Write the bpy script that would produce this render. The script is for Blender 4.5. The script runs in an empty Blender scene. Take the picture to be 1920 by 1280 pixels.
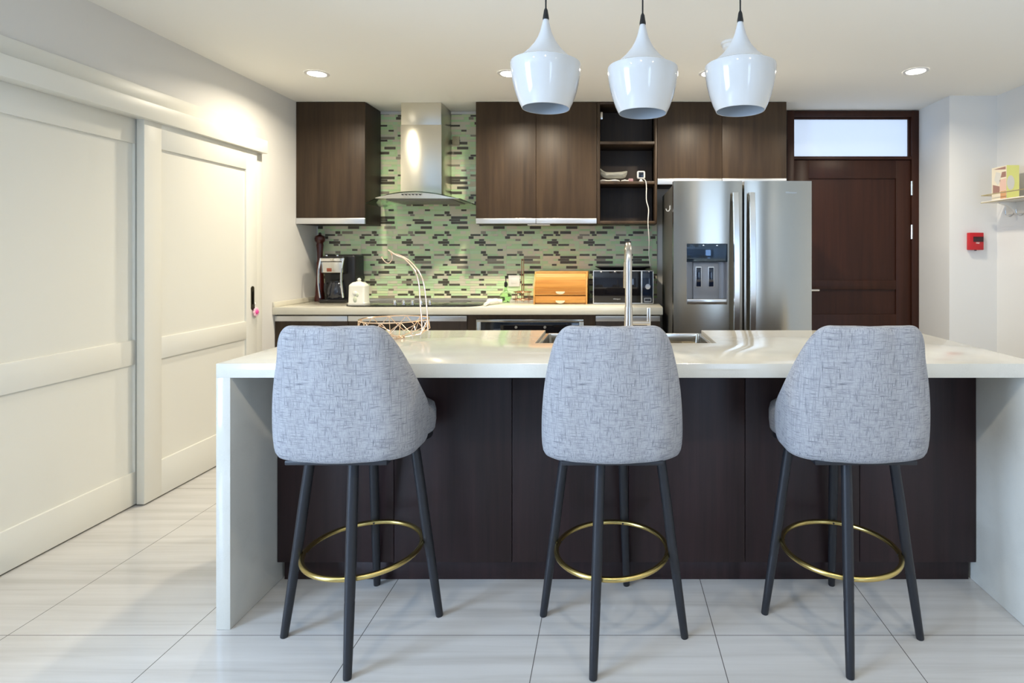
import bpy, bmesh, math, random
from mathutils import Vector, Matrix

# ------------------------------------------------------------------ camera, world, daylight, exposure
SC = bpy.context.scene
COL = SC.collection
F, CX, CY, CAMZ = 1060.0, 1143.0, 477.0, 1.29      # focal length and principal point in pixels, eye height

cam_d = bpy.data.cameras.new('camera')
cam = bpy.data.objects.new('camera', cam_d)
COL.objects.link(cam)
cam.location = (0, 0, CAMZ)
cam.rotation_euler = (math.pi / 2, 0, 0)
cam_d.sensor_fit = 'HORIZONTAL'
cam_d.sensor_width = 36.0
cam_d.lens = F / 1920 * 36
cam_d.shift_x = -(CX - 960) / 1920
cam_d.shift_y = -(640 - CY) / 1920
cam_d.clip_start = 0.05
cam_d.dof.use_dof = True
cam_d.dof.focus_distance = 1.85
cam_d.dof.aperture_fstop = 6.5
SC.camera = cam

vs = SC.view_settings
vs.view_transform = 'Standard'
vs.look = 'None'
vs.exposure = 0.64
vs.gamma = 1.0
vs.use_curve_mapping = False

world = bpy.data.worlds.new('sky')
SC.world = world
world.use_nodes = True
world.node_tree.nodes['Background'].inputs[0].default_value = (0.55, 0.72, 1.0, 1)
world.node_tree.nodes['Background'].inputs[1].default_value = 0.6

def area(name, loc, target, sx, sy, power, color, shape='RECTANGLE', spread=180):
    l = bpy.data.lights.new(name, 'AREA')
    l.shape = shape
    l.size = sx
    l.size_y = sy
    l.energy = power
    l.color = color
    l.spread = math.radians(spread)
    o = bpy.data.objects.new(name, l)
    COL.objects.link(o)
    o.location = loc
    d = Vector(target) - Vector(loc)
    o.rotation_euler = d.to_track_quat('-Z', 'Y').to_euler()
    return o

# daylight through the windows of the living room behind the camera
DAY = (0.52, 0.71, 1.0)
area('daylight_side', (-3.75, -.6, 1.45), (0, -.6, 1.45), 1.6, 1.9, 146, DAY)
area('daylight_rear', (2.05, -3.45, 1.35), (2.05, 0, 1.35), .8, 1.9, 16, DAY)
WARM = (1.0, 0.885, 0.70)
LAMP_W = 18.5

# ------------------------------------------------------------------ helpers
def PX(px, Y): return (px - CX) / F * Y
def PZ(py, Y): return CAMZ - (py - CY) / F * Y

def wloc(o):
    v = Vector((0, 0, 0))
    while o is not None:
        v += o.location
        o = o.parent
    return v

class MB:
    """collects shapes (in world metres) into one mesh"""
    def __init__(s):
        s.bm = bmesh.new()
        s.mi = 0
    def _done(s, geom_faces):
        for f in geom_faces: f.material_index = s.mi
    def box(s, x0, x1, y0, y1, z0, z1, bev=0.0, seg=2, rot=None):
        t = bmesh.new()
        bmesh.ops.create_cube(t, size=1)
        for v in t.verts:
            v.co = Vector(((x0 + x1) / 2 + v.co.x * (x1 - x0), (y0 + y1) / 2 + v.co.y * (y1 - y0), (z0 + z1) / 2 + v.co.z * (z1 - z0)))
        if bev > 0:
            bmesh.ops.bevel(t, geom=list(t.edges), offset=bev, segments=seg, profile=0.5, affect='EDGES')
        if rot is not None:
            c = Vector(((x0 + x1) / 2, (y0 + y1) / 2, (z0 + z1) / 2))
            for v in t.verts: v.co = c + rot @ (v.co - c)
        s.merge(t)
        return s
    def merge(s, t):
        vm = {}
        for v in t.verts: vm[v] = s.bm.verts.new(v.co)
        for f in t.faces:
            try:
                n = s.bm.faces.new([vm[v] for v in f.verts])
                n.material_index = s.mi
            except ValueError:
                pass
        t.free()
    def face(s, pts):
        f = s.bm.faces.new([s.bm.verts.new(p) for p in pts])
        f.material_index = s.mi
        return f
    def prism(s, poly, axis, a0, a1, bev=0.0, seg=2):
        """poly: 2D points in the plane perpendicular to axis ('x': (y,z); 'y': (x,z); 'z': (x,y))"""
        def mk(p, a):
            return {'x': (a, p[0], p[1]), 'y': (p[0], a, p[1]), 'z': (p[0], p[1], a)}[axis]
        t = bmesh.new()
        A = [t.verts.new(mk(p, a0)) for p in poly]
        B = [t.verts.new(mk(p, a1)) for p in poly]
        n = len(poly)
        t.faces.new(A); t.faces.new(B[::-1])
        for i in range(n): t.faces.new((A[i], B[i], B[(i + 1) % n], A[(i + 1) % n]))
        bmesh.ops.recalc_face_normals(t, faces=t.faces)
        if bev > 0:
            bmesh.ops.bevel(t, geom=list(t.edges), offset=bev, segments=seg, profile=0.5, affect='EDGES')
        s.merge(t)
        return s
    def loft(s, rings, cap=True, closed=True):
        """rings: lists of points with equal counts"""
        R = [[s.bm.verts.new(p) for p in r] for r in rings]
        n = len(rings[0])
        for a, b in zip(R, R[1:]):
            for i in range(n if closed else n - 1):
                j = (i + 1) % n
                f = s.bm.faces.new((a[i], a[j], b[j], b[i])); f.material_index = s.mi
        if cap and closed:
            f = s.bm.faces.new(R[0][::-1]); f.material_index = s.mi
            f = s.bm.faces.new(R[-1]); f.material_index = s.mi
        return s
    def lathe(s, prof, c, seg=32, cap=True, sy=1.0):
        """prof: (radius, z) with z absolute; axis vertical at c=(x,y)"""
        rings = []
        for r, z in prof:
            rings.append([(c[0] + r * math.cos(2 * math.pi * i / seg), c[1] + sy * r * math.sin(2 * math.pi * i / seg), z) for i in range(seg)])
        return s.loft(rings, cap=cap)
    def tube(s, pts, r, seg=10, closed=False, caps=True, flat=None):
        pts = [Vector(p) for p in pts]
        n = len(pts)
        rs = r if isinstance(r, (list, tuple)) else [r] * n
        rings = []
        up = None
        for i in range(n):
            if closed: d = pts[(i + 1) % n] - pts[i - 1]
            elif i == 0: d = pts[1] - pts[0]
            elif i == n - 1: d = pts[-1] - pts[-2]
            else: d = (pts[i + 1] - pts[i]).normalized() + (pts[i] - pts[i - 1]).normalized()
            d.normalize()
            if up is None:
                up = Vector((0, 0, 1)) if abs(d.z) < 0.9 else Vector((0, 1, 0))
            a = d.cross(up)
            if a.length < 1e-5: a = d.cross(Vector((1, 0, 0)))
            a.normalize()
            b = a.cross(d).normalized()
            up = b
            rings.append([tuple(pts[i] + rs[i] * (math.cos(2 * math.pi * k / seg) * a + math.sin(2 * math.pi * k / seg) * b)) for k in range(seg)])
        if closed:
            rings.append(rings[0])
            return s.loft(rings, cap=False)
        return s.loft(rings, cap=caps)
    def sphere(s, c, r, seg=16, sx=1, sy=1, sz=1):
        t = bmesh.new()
        bmesh.ops.create_uvsphere(t, u_segments=seg, v_segments=max(6, seg // 2), radius=r)
        for v in t.verts: v.co = Vector((c[0] + v.co.x * sx, c[1] + v.co.y * sy, c[2] + v.co.z * sz))
        s.merge(t)
        return s
    def rot(s, R, c):
        c = Vector(c)
        for v in s.bm.verts: v.co = c + R @ (v.co - c)
        return s

def obj(name, mb, mat, parent=None, origin=None, angle=35, subsurf=0):
    off = wloc(parent) if parent is not None else Vector(origin or (0, 0, 0))
    bm = mb.bm
    bmesh.ops.remove_doubles(bm, verts=bm.verts, dist=1e-6)
    bmesh.ops.recalc_face_normals(bm, faces=bm.faces)
    for v in bm.verts: v.co -= off
    me = bpy.data.meshes.new(name)
    bm.to_mesh(me); bm.free()
    for m in (mat if isinstance(mat, (list, tuple)) else [mat]): me.materials.append(m)
    for p in me.polygons: p.use_smooth = True
    me.set_sharp_from_angle(angle=math.radians(angle))
    o = bpy.data.objects.new(name, me)
    COL.objects.link(o)
    if parent is not None: o.parent = parent
    else: o.location = off
    if subsurf:
        m = o.modifiers.new('subdivision', 'SUBSURF')
        m.levels = subsurf; m.render_levels = subsurf
    return o

def tag(o, label, cat, group=None, kind=None):
    o['label'] = label
    if cat: o['category'] = cat
    if group: o['group'] = group
    if kind: o['kind'] = kind
    return o

def thing(name, label, cat, loc=(0, 0, 0), group=None):
    o = bpy.data.objects.new(name, None)
    COL.objects.link(o)
    o.location = loc
    o.empty_display_size = 0.1
    return tag(o, label, cat, group)

def struct(name, mb, mat, label=None, parent=None, origin=None, angle=35):
    o = obj(name, mb, mat, parent, origin, angle)
    if parent is None: o['kind'] = 'structure'
    if label: o['label'] = label
    return o

def copy_tree(o, parent=None):
    c = o.copy()
    COL.objects.link(c)
    c.parent = parent
    for ch in list(o.children): copy_tree(ch, c)
    return c

def text_mesh(name, body, size, mat, parent, loc, rot=(math.pi / 2, 0, 0), depth=0.0006):
    cu = bpy.data.curves.new(name, 'FONT')
    cu.body = body; cu.size = size; cu.extrude = depth
    cu.align_x = 'CENTER'; cu.align_y = 'CENTER'
    t = bpy.data.objects.new(name + '_tmp', cu)
    COL.objects.link(t)
    dg = bpy.context.evaluated_depsgraph_get()
    me = bpy.data.meshes.new_from_object(t.evaluated_get(dg))
    bpy.data.objects.remove(t)
    me.materials.clear(); me.materials.append(mat)
    o = bpy.data.objects.new(name, me)
    COL.objects.link(o)
    o.parent = parent
    o.location = Vector(loc) - wloc(parent)
    o.rotation_euler = rot
    return o

# ------------------------------------------------------------------ materials
def lin(c):
    return tuple(((v / 255) / 12.92 if v / 255 <= 0.04045 else ((v / 255 + 0.055) / 1.055) ** 2.4) for v in c)

def M(name, col, rough=0.5, metal=0.0, spec=0.5, coat=0.0, trans=0.0, ior=1.45, alpha=1.0, emit=None, es=0.0, bump=0.0, bscale=200, aniso=0.0):
    m = bpy.data.materials.new(name)
    m.use_nodes = True
    b = m.node_tree.nodes['Principled BSDF']
    b.inputs['Base Color'].default_value = (*col, 1)
    b.inputs['Roughness'].default_value = rough
    b.inputs['Metallic'].default_value = metal
    b.inputs['Specular IOR Level'].default_value = spec
    b.inputs['Coat Weight'].default_value = coat
    b.inputs['Coat Roughness'].default_value = 0.06
    b.inputs['Transmission Weight'].default_value = trans
    b.inputs['IOR'].default_value = ior
    b.inputs['Alpha'].default_value = alpha
    b.inputs['Anisotropic'].default_value = aniso
    if emit:
        b.inputs['Emission Color'].default_value = (*emit, 1)
        b.inputs['Emission Strength'].default_value = es
    if bump:
        nt = m.node_tree
        n = nt.nodes.new('ShaderNodeTexNoise'); n.inputs['Scale'].default_value = bscale
        bp = nt.nodes.new('ShaderNodeBump'); bp.inputs['Strength'].default_value = bump
        bp.inputs['Distance'].default_value = 0.002
        tc = nt.nodes.new('ShaderNodeTexCoord')
        nt.links.new(tc.outputs['Object'], n.inputs['Vector'])
        nt.links.new(n.outputs['Fac'], bp.inputs['Height'])
        nt.links.new(bp.outputs['Normal'], b.inputs['Normal'])
    return m

def N(m, kind, **kw):
    n = m.node_tree.nodes.new(kind)
    for k, v in kw.items():
        if k in n.inputs: n.inputs[k].default_value = v
        else: setattr(n, k, v)
    return n
def L(m, a, b): m.node_tree.links.new(a, b)
def ramp(m, fac, stops):
    r = m.node_tree.nodes.new('ShaderNodeValToRGB')
    e = r.color_ramp.elements
    while len(e) < len(stops): e.new(0.5)
    for el, (p, c) in zip(e, stops):
        el.position = p
        el.color = (*c, 1) if len(c) == 3 else c
    L(m, fac, r.inputs['Fac'])
    return r
def mapped(m, scale, coord='Object'):
    tc = m.node_tree.nodes.new('ShaderNodeTexCoord')
    mp = m.node_tree.nodes.new('ShaderNodeMapping')
    mp.inputs['Scale'].default_value = scale
    L(m, tc.outputs[coord], mp.inputs['Vector'])
    return mp.outputs['Vector']

def wood(name, dark, light, rough=0.4, grain=(38, 38, 1.6), coat=0.0, spec=0.5):
    m = M(name, light, rough, coat=coat, spec=spec)
    b = m.node_tree.nodes['Principled BSDF']
    n1 = N(m, 'ShaderNodeTexNoise', Scale=1.0, Detail=6.0, Roughness=0.65)
    L(m, mapped(m, grain), n1.inputs['Vector'])
    n2 = N(m, 'ShaderNodeTexNoise', Scale=1.0, Detail=2.0)
    L(m, mapped(m, (grain[0] * 0.13, grain[1] * 0.13, grain[2] * 0.4)), n2.inputs['Vector'])
    mx = m.node_tree.nodes.new('ShaderNodeMath'); mx.operation = 'MULTIPLY_ADD'
    mx.inputs[1].default_value = 0.6
    L(m, n1.outputs['Fac'], mx.inputs[0])
    h = m.node_tree.nodes.new('ShaderNodeMath'); h.operation = 'MULTIPLY'; h.inputs[1].default_value = 0.4
    L(m, n2.outputs['Fac'], h.inputs[0]); L(m, h.outputs[0], mx.inputs[2])
    r = ramp(m, mx.outputs[0], [(0.34, dark), (0.66, light)])
    L(m, r.outputs['Color'], b.inputs['Base Color'])
    bp = N(m, 'ShaderNodeBump', Strength=0.06, Distance=0.001)
    L(m, n1.outputs['Fac'], bp.inputs['Height']); L(m, bp.outputs['Normal'], b.inputs['Normal'])
    return m

WALL = M('white_wall_paint', (0.74, 0.73, 0.70), 0.6, bump=0.03, bscale=90)
CEIL = M('ceiling_paint', (0.92, 0.905, 0.845), 0.8)
DOORW = M('cream_door_lacquer', (0.78, 0.77, 0.70), 0.38)
CABW = wood('brown_cabinet_laminate', (0.026, 0.0155, 0.0085), (0.066, 0.0405, 0.0215), 0.46, grain=(26, 26, 1.4), spec=0.4)
CABD = wood('dark_cabinet_carcass', (0.018, 0.011, 0.008), (0.045, 0.028, 0.018), 0.5)
ISLW = wood('dark_island_panel', (0.010, 0.0045, 0.0048), (0.034, 0.0150, 0.0155), 0.42)
DRW = wood('red_brown_door_wood', (0.024, 0.008, 0.0045), (0.052, 0.017, 0.009), 0.42, grain=(30, 30, 1.2), spec=0.3)
BAM = wood('honey_bamboo', (0.42, 0.17, 0.03), (0.70, 0.36, 0.09), 0.4, grain=(2.0, 20, 60))
BAMT = wood('bamboo_end_panel', (0.48, 0.22, 0.05), (0.66, 0.36, 0.11), 0.4, grain=(20, 2.0, 60))
MILLW = M('red_stained_wood', (0.065, 0.010, 0.007), 0.28, coat=0.3)
STEEL = M('brushed_steel', (0.45, 0.425, 0.37), 0.20, 1.0, aniso=0.95)
def brush(m):
    b = m.node_tree.nodes['Principled BSDF']
    t = m.node_tree.nodes.new('ShaderNodeTangent')
    t.direction_type = 'RADIAL'; t.axis = 'Z'
    b.inputs['Anisotropic Rotation'].default_value = 0.25
    m.node_tree.links.new(t.outputs['Tangent'], b.inputs['Tangent'])
brush(STEEL)
STEELH = M('satin_steel_handle', (0.70, 0.69, 0.66), 0.22, 1.0)
HOODST = M('warm_hood_steel', (0.74, 0.71, 0.62), 0.28, 1.0, aniso=0.7); brush(HOODST)
CHROME = M('polished_chrome', (0.80, 0.79, 0.77), 0.08, 1.0)
NICKEL = M('brushed_nickel', (0.66, 0.61, 0.54), 0.22, 1.0)
ALU = M('anodised_aluminium', (0.72, 0.73, 0.74), 0.35, 0.85)
BLKP = M('black_plastic', (0.012, 0.012, 0.013), 0.35)
BLKG = M('black_glass', (0.006, 0.006, 0.008), 0.05, spec=0.6)
BLKM = M('matte_black_metal', (0.016, 0.017, 0.021), 0.42)
DGREY = M('dark_grey_enamel', (0.060, 0.058, 0.052), 0.4)
GREYP = M('grey_plastic', (0.17, 0.165, 0.16), 0.4)
WHTP = M('white_plastic', (0.80, 0.79, 0.75), 0.35)
WHTC = M('white_glazed_ceramic', (0.80, 0.79, 0.70), 0.15, coat=0.4)
GOLD = M('brass_ring', (0.58, 0.44, 0.16), 0.26, 1.0)
GOLDW = M('pale_gold_metal', (0.62, 0.52, 0.30), 0.35, 0.8)
ROSE = M('rose_gold_wire', (0.95, 0.70, 0.50), 0.20, 1.0)
COPPER = M('copper_wire', (0.42, 0.22, 0.12), 0.3, 1.0)
LAMPO = M('white_lamp_gloss', (0.67, 0.66, 0.635), 0.10, coat=0.5)
LAMPM = M('white_lamp_matte', (0.74, 0.73, 0.71), 0.42)
LAMPI = M('grey_lamp_lining', (0.50, 0.55, 0.60), 0.5)
RED = M('red_alarm_plastic', (0.50, 0.014, 0.020), 0.35)
PINK = M('pink_charm', (0.90, 0.10, 0.38), 0.4)
GLASSC = M('greenish_hood_glass', (0.62, 0.80, 0.70), 0.02, trans=1.0, ior=1.3)
GLASSG = M('green_bottle_glass', (0.58, 0.90, 0.54), 0.03, trans=1.0, ior=1.25)
JUGG = M('smoked_jug_glass', (0.02, 0.022, 0.03), 0.04, spec=0.8)
BAG = M('clear_plastic_bag', (0.62, 0.62, 0.55), 0.25, trans=0.45, ior=1.1, alpha=0.75, bump=0.6, bscale=60)
FILM = M('printed_wrap', (0.34, 0.20, 0.22), 0.4)
KEYM = M('aged_brass_key', (0.38, 0.34, 0.12), 0.35, 0.9)
BRONZE = M('dark_bronze_pull', (0.055, 0.045, 0.028), 0.4, 0.8)
GROUT = M('mosaic_grout', (0.68, 0.72, 0.54), 0.7)
T_DARK = M('mosaic_dark_slate', (0.095, 0.085, 0.058), 0.28)
T_GREEN = M('mosaic_green_glass', (0.58, 0.80, 0.42), 0.12, coat=0.4)
T_MINT = M('mosaic_mint_glass', (0.64, 0.84, 0.50), 0.12, coat=0.4)
T_SAGE = M('mosaic_sage_glass', (0.72, 0.81, 0.48), 0.12, coat=0.4)
T_STONE = M('mosaic_grey_stone', (0.76, 0.72, 0.53), 0.3)
T_TAUPE = M('mosaic_taupe_stone', (0.30, 0.27, 0.20), 0.3)
ARTP = M('print_blush_pink', (0.74, 0.50, 0.40), 0.5)
ARTR = M('print_dusty_rose', (0.36, 0.20, 0.16), 0.5)
ARTC = M('print_cream', (0.80, 0.72, 0.56), 0.5)
ARTO = M('print_orange_tan', (0.66, 0.36, 0.18), 0.5)
ARTY = M('print_lemon_yellow', (0.74, 0.74, 0.24), 0.5)
ARTG = M('print_pale_grey', (0.66, 0.64, 0.58), 0.5)
SHELFW = M('white_shelf_lacquer', (0.76, 0.72, 0.64), 0.4)
LENS = M('lamp_diffuser', (1, 1, 1), 0.4, emit=(1.0, 0.93, 0.80), es=14)
FROST = M('frosted_transom_glass', (0.55, 0.62, 0.75), 0.25, emit=(0.62, 0.77, 1.0), es=0.40)  # glow put into the pane stands in for daylight outside
BULB = M('unlit_bulb_glass', (0.75, 0.76, 0.78), 0.2)
WHT = M('white_print', (0.85, 0.82, 0.80), 0.5)
BLUEG = M('blue_black_panel_glass', (0.008, 0.014, 0.030), 0.04, spec=0.8)

# quartz of island and back worktop
def quartz(name, col):
    m = M(name, col, 0.13, coat=0.25)
    b = m.node_tree.nodes['Principled BSDF']
    n = N(m, 'ShaderNodeTexNoise', Scale=420.0, Detail=2.0)
    L(m, mapped(m, (1, 1, 1)), n.inputs['Vector'])
    n2 = N(m, 'ShaderNodeTexNoise', Scale=14.0, Detail=4.0)
    L(m, mapped(m, (1, 1, 1)), n2.inputs['Vector'])
    ad = N(m, 'ShaderNodeMath', operation='ADD'); L(m, n.outputs['Fac'], ad.inputs[0]); L(m, n2.outputs['Fac'], ad.inputs[1])
    r = ramp(m, ad.outputs[0], [(0.0, tuple(c * 0.80 for c in col)), (0.8, tuple(c * 0.96 for c in col)), (1.0, col)])
    L(m, r.outputs['Color'], b.inputs['Base Color'])
    return m
QZ = quartz('white_quartz', (0.69, 0.665, 0.59))
QZB = quartz('cream_quartz', (0.72, 0.69, 0.58))

# grey woven upholstery
def fabric():
    m = M('grey_slub_linen', (0.3, 0.31, 0.33), 0.9, spec=0.15)
    b = m.node_tree.nodes['Principled BSDF']
    n1 = N(m, 'ShaderNodeTexNoise', Scale=1.0, Detail=3.0, Roughness=0.7)
    L(m, mapped(m, (330, 330, 13)), n1.inputs['Vector'])
    n2 = N(m, 'ShaderNodeTexNoise', Scale=1.0, Detail=3.0, Roughness=0.7)
    L(m, mapped(m, (26, 26, 330)), n2.inputs['Vector'])
    mn = N(m, 'ShaderNodeMath', operation='MINIMUM')
    L(m, n1.outputs['Fac'], mn.inputs[0]); L(m, n2.outputs['Fac'], mn.inputs[1])
    r = ramp(m, mn.outputs[0], [(0.28, (0.12, 0.125, 0.14)), (0.40, (0.285, 0.285, 0.30)), (0.53, (0.40, 0.395, 0.40))])
    L(m, r.outputs['Color'], b.inputs['Base Color'])
    bp = N(m, 'ShaderNodeBump', Strength=0.25, Distance=0.001)
    L(m, mn.outputs[0], bp.inputs['Height']); L(m, bp.outputs['Normal'], b.inputs['Normal'])
    return m
FAB = fabric()

# polished floor tiles 0.6 x 1.2 m, veined across
def floor_mat():
    m = M('veined_floor_tile', (0.6, 0.58, 0.54), 0.14, coat=0.2)
    b = m.node_tree.nodes['Principled BSDF']
    n = N(m, 'ShaderNodeTexNoise', Scale=1.0, Detail=5.0, Roughness=0.6, Distortion=0.4)
    L(m, mapped(m, (0.9, 24, 1)), n.inputs['Vector'])
    n2 = N(m, 'ShaderNodeTexNoise', Scale=1.0, Detail=2.0)
    L(m, mapped(m, (0.5, 5, 1)), n2.inputs['Vector'])
    ad = N(m, 'ShaderNodeMath', operation='MULTIPLY_ADD'); ad.inputs[1].default_value = 0.65
    L(m, n.outputs['Fac'], ad.inputs[0])
    h = N(m, 'ShaderNodeMath', operation='MULTIPLY'); h.inputs[1].default_value = 0.35
    L(m, n2.outputs['Fac'], h.inputs[0]); L(m, h.outputs[0], ad.inputs[2])
    r = ramp(m, ad.outputs[0], [(0.30, (0.48, 0.46, 0.43)), (0.5, (0.60, 0.585, 0.56)), (0.70, (0.68, 0.665, 0.64))])
    tc = m.node_tree.nodes.new('ShaderNodeTexCoord')
    sp = m.node_tree.nodes.new('ShaderNodeSeparateXYZ'); L(m, tc.outputs['Object'], sp.inputs[0])
    def joint(axis, off, pitch, w):
        a = N(m, 'ShaderNodeMath', operation='ADD'); a.inputs[1].default_value = -off + pitch * 40 + w / 2
        L(m, sp.outputs[axis], a.inputs[0])
        mo = N(m, 'ShaderNodeMath', operation='MODULO'); mo.inputs[1].default_value = pitch
        L(m, a.outputs[0], mo.inputs[0])
        lt = N(m, 'ShaderNodeMath', operation='LESS_THAN'); lt.inputs[1].default_value = w
        L(m, mo.outputs[0], lt.inputs[0])
        return lt
    jx = joint('X', -0.2410, 0.5995, 0.0028)
    jy = joint('Y', 1.916, 1.2, 0.0024)
    mx = N(m, 'ShaderNodeMath', operation='MAXIMUM'); L(m, jx.outputs[0], mx.inputs[0]); L(m, jy.outputs[0], mx.inputs[1])
    mix = m.node_tree.nodes.new('ShaderNodeMixRGB')
    mix.inputs['Color2'].default_value = (0.13, 0.12, 0.11, 1)
    L(m, mx.outputs[0], mix.inputs['Fac']); L(m, r.outputs['Color'], mix.inputs['Color1'])
    L(m, mix.outputs[0], b.inputs['Base Color'])
    return m
FLOORM = floor_mat()

# ------------------------------------------------------------------ the room
WL, WB, WR, WN, YN, H = -2.43, 4.69, 2.89, 2.535, 4.218, 2.474
YF, XL2 = -3.5, -3.8
struct('floor', MB().box(XL2 - .1, WR + .1, YF - .1, WB + .1, -0.12, 0), FLOORM)
struct('ceiling', MB().box(XL2 - .1, WR + .1, YF - .1, WB + .1, H, H + 0.12), CEIL)
struct('wall_back', MB().box(WL - .3, WN + .1, WB, WB + 0.12, 0, H), WALL)
# left wall with the wardrobe opening (Y 1.25 .. 3.90, up to 2.07)
b = MB()
OY0, OY1, OZ = 1.25, 3.895, 2.06
b.box(WL - .30, WL, OY1, WB, 0, H)
b.box(WL - .30, WL, OY0 - .25, OY1, OZ, H)
b.box(WL - .30, WL, OY0 - .25, OY0, 0, OZ)
b.box(WL - .30, WL - .20, OY0, OY1, 0, OZ)
struct('wall_left', b, WALL)
b = MB()
b.box(WN, WR + .1, YN, YN + .05, 0, H)
b.box(WN, WN + .05, YN + .05, WB, 0, H)
struct('wall_niche', b, WALL)
struct('wall_right', MB().box(WR, WR + .1, YF, YN, 0, H), WALL)
# living-room walls behind the camera, with their windows
b = MB()
b.box(XL2, 1.60, YF - .1, YF, 0, H); b.box(2.50, WR, YF - .1, YF, 0, H)
b.box(1.60, 2.50, YF - .1, YF, 0, .38); b.box(1.60, 2.50, YF - .1, YF, 2.32, H)
LIVW = M('bounce_cutting_grey', (0.34, 0.36, 0.40), 0.6)  # wall colour unknown; grey picked to cut the fill bounced off these unseen walls
struct('wall_rear', b, LIVW)
b = MB()
b.box(XL2 - .1, XL2, YF, -1.55, 0, H); b.box(XL2 - .1, XL2, .35, 1.1, 0, H)
b.box(XL2 - .1, XL2, -1.55, .35, 0, .48); b.box(XL2 - .1, XL2, -1.55, .35, 2.42, H)
b.box(XL2, WL - .3, OY0 - .25, OY0 - .15, 0, H)
struct('wall_living_room', b, LIVW)

# ---- wardrobe sliding doors in the left wall
def sliding_door(name, xf, th, y0, y1, z0, z1, st, stops, label):
    """flat frame of stiles and rails at x=xf (room side), recessed panels; stops: z of rail edges"""
    root = struct(name, MB().box(xf - th, xf - 0.012, y0 + .01, y1 - .01, z0 + .01, z1 - .01), DOORW, label)
    f = MB()
    f.box(xf - th, xf, y0, y0 + st, z0, z1, .002)
    f.box(xf - th, xf, y1 - st, y1, z0, z1, .002)
    zs = [z0] + stops + [z1]
    for a, c in zip(zs[0::2], zs[1::2]):
        f.box(xf - th + .001, xf - .0002, y0 + st - .002, y1 - st + .002, a, c, .002)
    obj('door_frame', f, DOORW, root)
    return root
d1 = sliding_door('door_1', -2.436, .04, 1.98, 3.01, .008, 2.045, .11, [.176, .725, .851, 1.859], 'near white sliding wardrobe door, set behind the far one')
d2 = sliding_door('door_2', -2.387, .04, 2.90, 3.828, .008, 2.035, .113, [.196, .736, .85, 1.85], 'far white sliding wardrobe door with recessed dark pull')
p = MB()
yy, zz = PX(0, 0), 0
Yh = 3.778
p.prism([(Yh + .011 * math.cos(a) * 1.6, .999 + (.062 if math.sin(a) > 0 else -.062) + .018 * math.sin(a)) for a in [math.pi * 2 * i / 24 for i in range(24)]], 'x', -2.388, -2.3845)
obj('door_handle', p, BRONZE, d2)
p = MB(); p.box(-2.386, -2.3845, Yh - .008, Yh + .008, .955, 1.045, .002)
obj('handle_recess', p, BLKP, d2)
p = MB(); p.box(-2.410, -2.392, 3.826, 3.833, .965, 1.045, .001)
obj('lock_plate', p, BRONZE, d2)
# pelmet rail and casing
b = MB()
b.box(WL - .005, -2.36, OY0, 3.905, 1.984, 2.073, .004)
struct('trim_1', b, DOORW, 'white pelmet board hiding the sliding door rail')
b = MB()
b.box(WL - .005, -2.412, OY0, 3.925, 2.070, 2.161, .003)
b.box(WL - .005, -2.412, 3.838, 3.925, 0, 2.072, .003)
struct('trim_2', b, DOORW, 'white flat casing around the wardrobe opening')

# pink charm hanging on the lock key
t = thing('flower_key_charm', 'small pink flower charm hanging from the key in the wardrobe door lock', 'key charm', (-2.372, 3.795, .905))
c = MB()
cc = (-2.372, 3.795)
for k in range(8):
    a = 2 * math.pi * k / 8
    c.sphere((-2.372, 3.795 + .020 * math.cos(a), .905 + .020 * math.sin(a)), .012, 10, sx=.45)
obj('petals', c, M('pale_pink_petal', (0.86, 0.55, 0.66), 0.5), t)
c = MB(); c.sphere((-2.367, 3.795, .905), .016, 12, sx=.5); obj('flower_centre', c, PINK, t)
c = MB(); c.tube([(-2.380, 3.795, .925), (-2.383, 3.80, .95), (-2.385, 3.806, .97)], .003, 6); obj('key_ring', c, CHROME, t)

# ---- entry door with transom in the back wall
s = WB / F
def bx(px): return PX(px, WB)
def bz(py): return PZ(py, WB)
yd = WB - .03
fr = MB()
xl0, xl1, xr0, xr1 = bx(1472), bx(1485), bx(1702.5), bx(1716)
zt = bz(210.5)
fr.box(xl0, xl1, WB - .06, WB + .02, 0, zt, .003)
fr.box(xr0, xr1, WB - .06, WB + .02, 0, zt, .003)
fr.box(xl1 - .002, xr0 + .002, WB - .058, WB + .02, bz(222), zt - .001, .003)
fr.box(xl1 - .002, xr0 + .002, WB - .055, WB + .02, bz(301), bz(295), .002)
d3 = struct('door_3', fr, DRW, 'dark red-brown entry door with a frosted transom')
lf = MB()
zl1 = bz(302)
px0, px1 = bx(1513), bx(1675)
lf.box(xl1 + .003, px0, WB - .045, WB, .006, zl1, .003)
lf.box(px1, xr0 - .003, WB - .045, WB, .006, zl1, .003)
for a, c in ((bz(336), zl1), (bz(542), bz(525)), (.006, bz(588))):
    lf.box(px0 - .001, px1 + .001, WB - .044, WB, a, c, .003)
lf.box(px0, px1, WB - .030, WB - .005, .02, zl1 - .02)
obj('door_leaf', lf, DRW, d3)
for py in (341, 422):
    h = MB(); h.tube([(xr0 + .003, WB - .052, bz(py)), (xr0 + .003, WB - .052, bz(py + 26))], .010, 10); obj('hinge', h, STEELH, d3)
h = MB()
h.tube([(xl1 + .065, WB - .045, 1.0), (xl1 + .065, WB - .095, 1.0)], .011, 10)
h.tube([(xl1 + .06, WB - .095, 1.0), (xl1 + .19, WB - .095, 1.0)], .010, 10)
obj('door_handle', h, CHROME, d3)
w = MB(); w.box(bx(1486), bx(1699), WB - .020, WB - .012, bz(294), bz(224)); w1 = struct('window_1', w, FROST, 'frosted glass transom light above the entry door')
w = MB()
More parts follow.
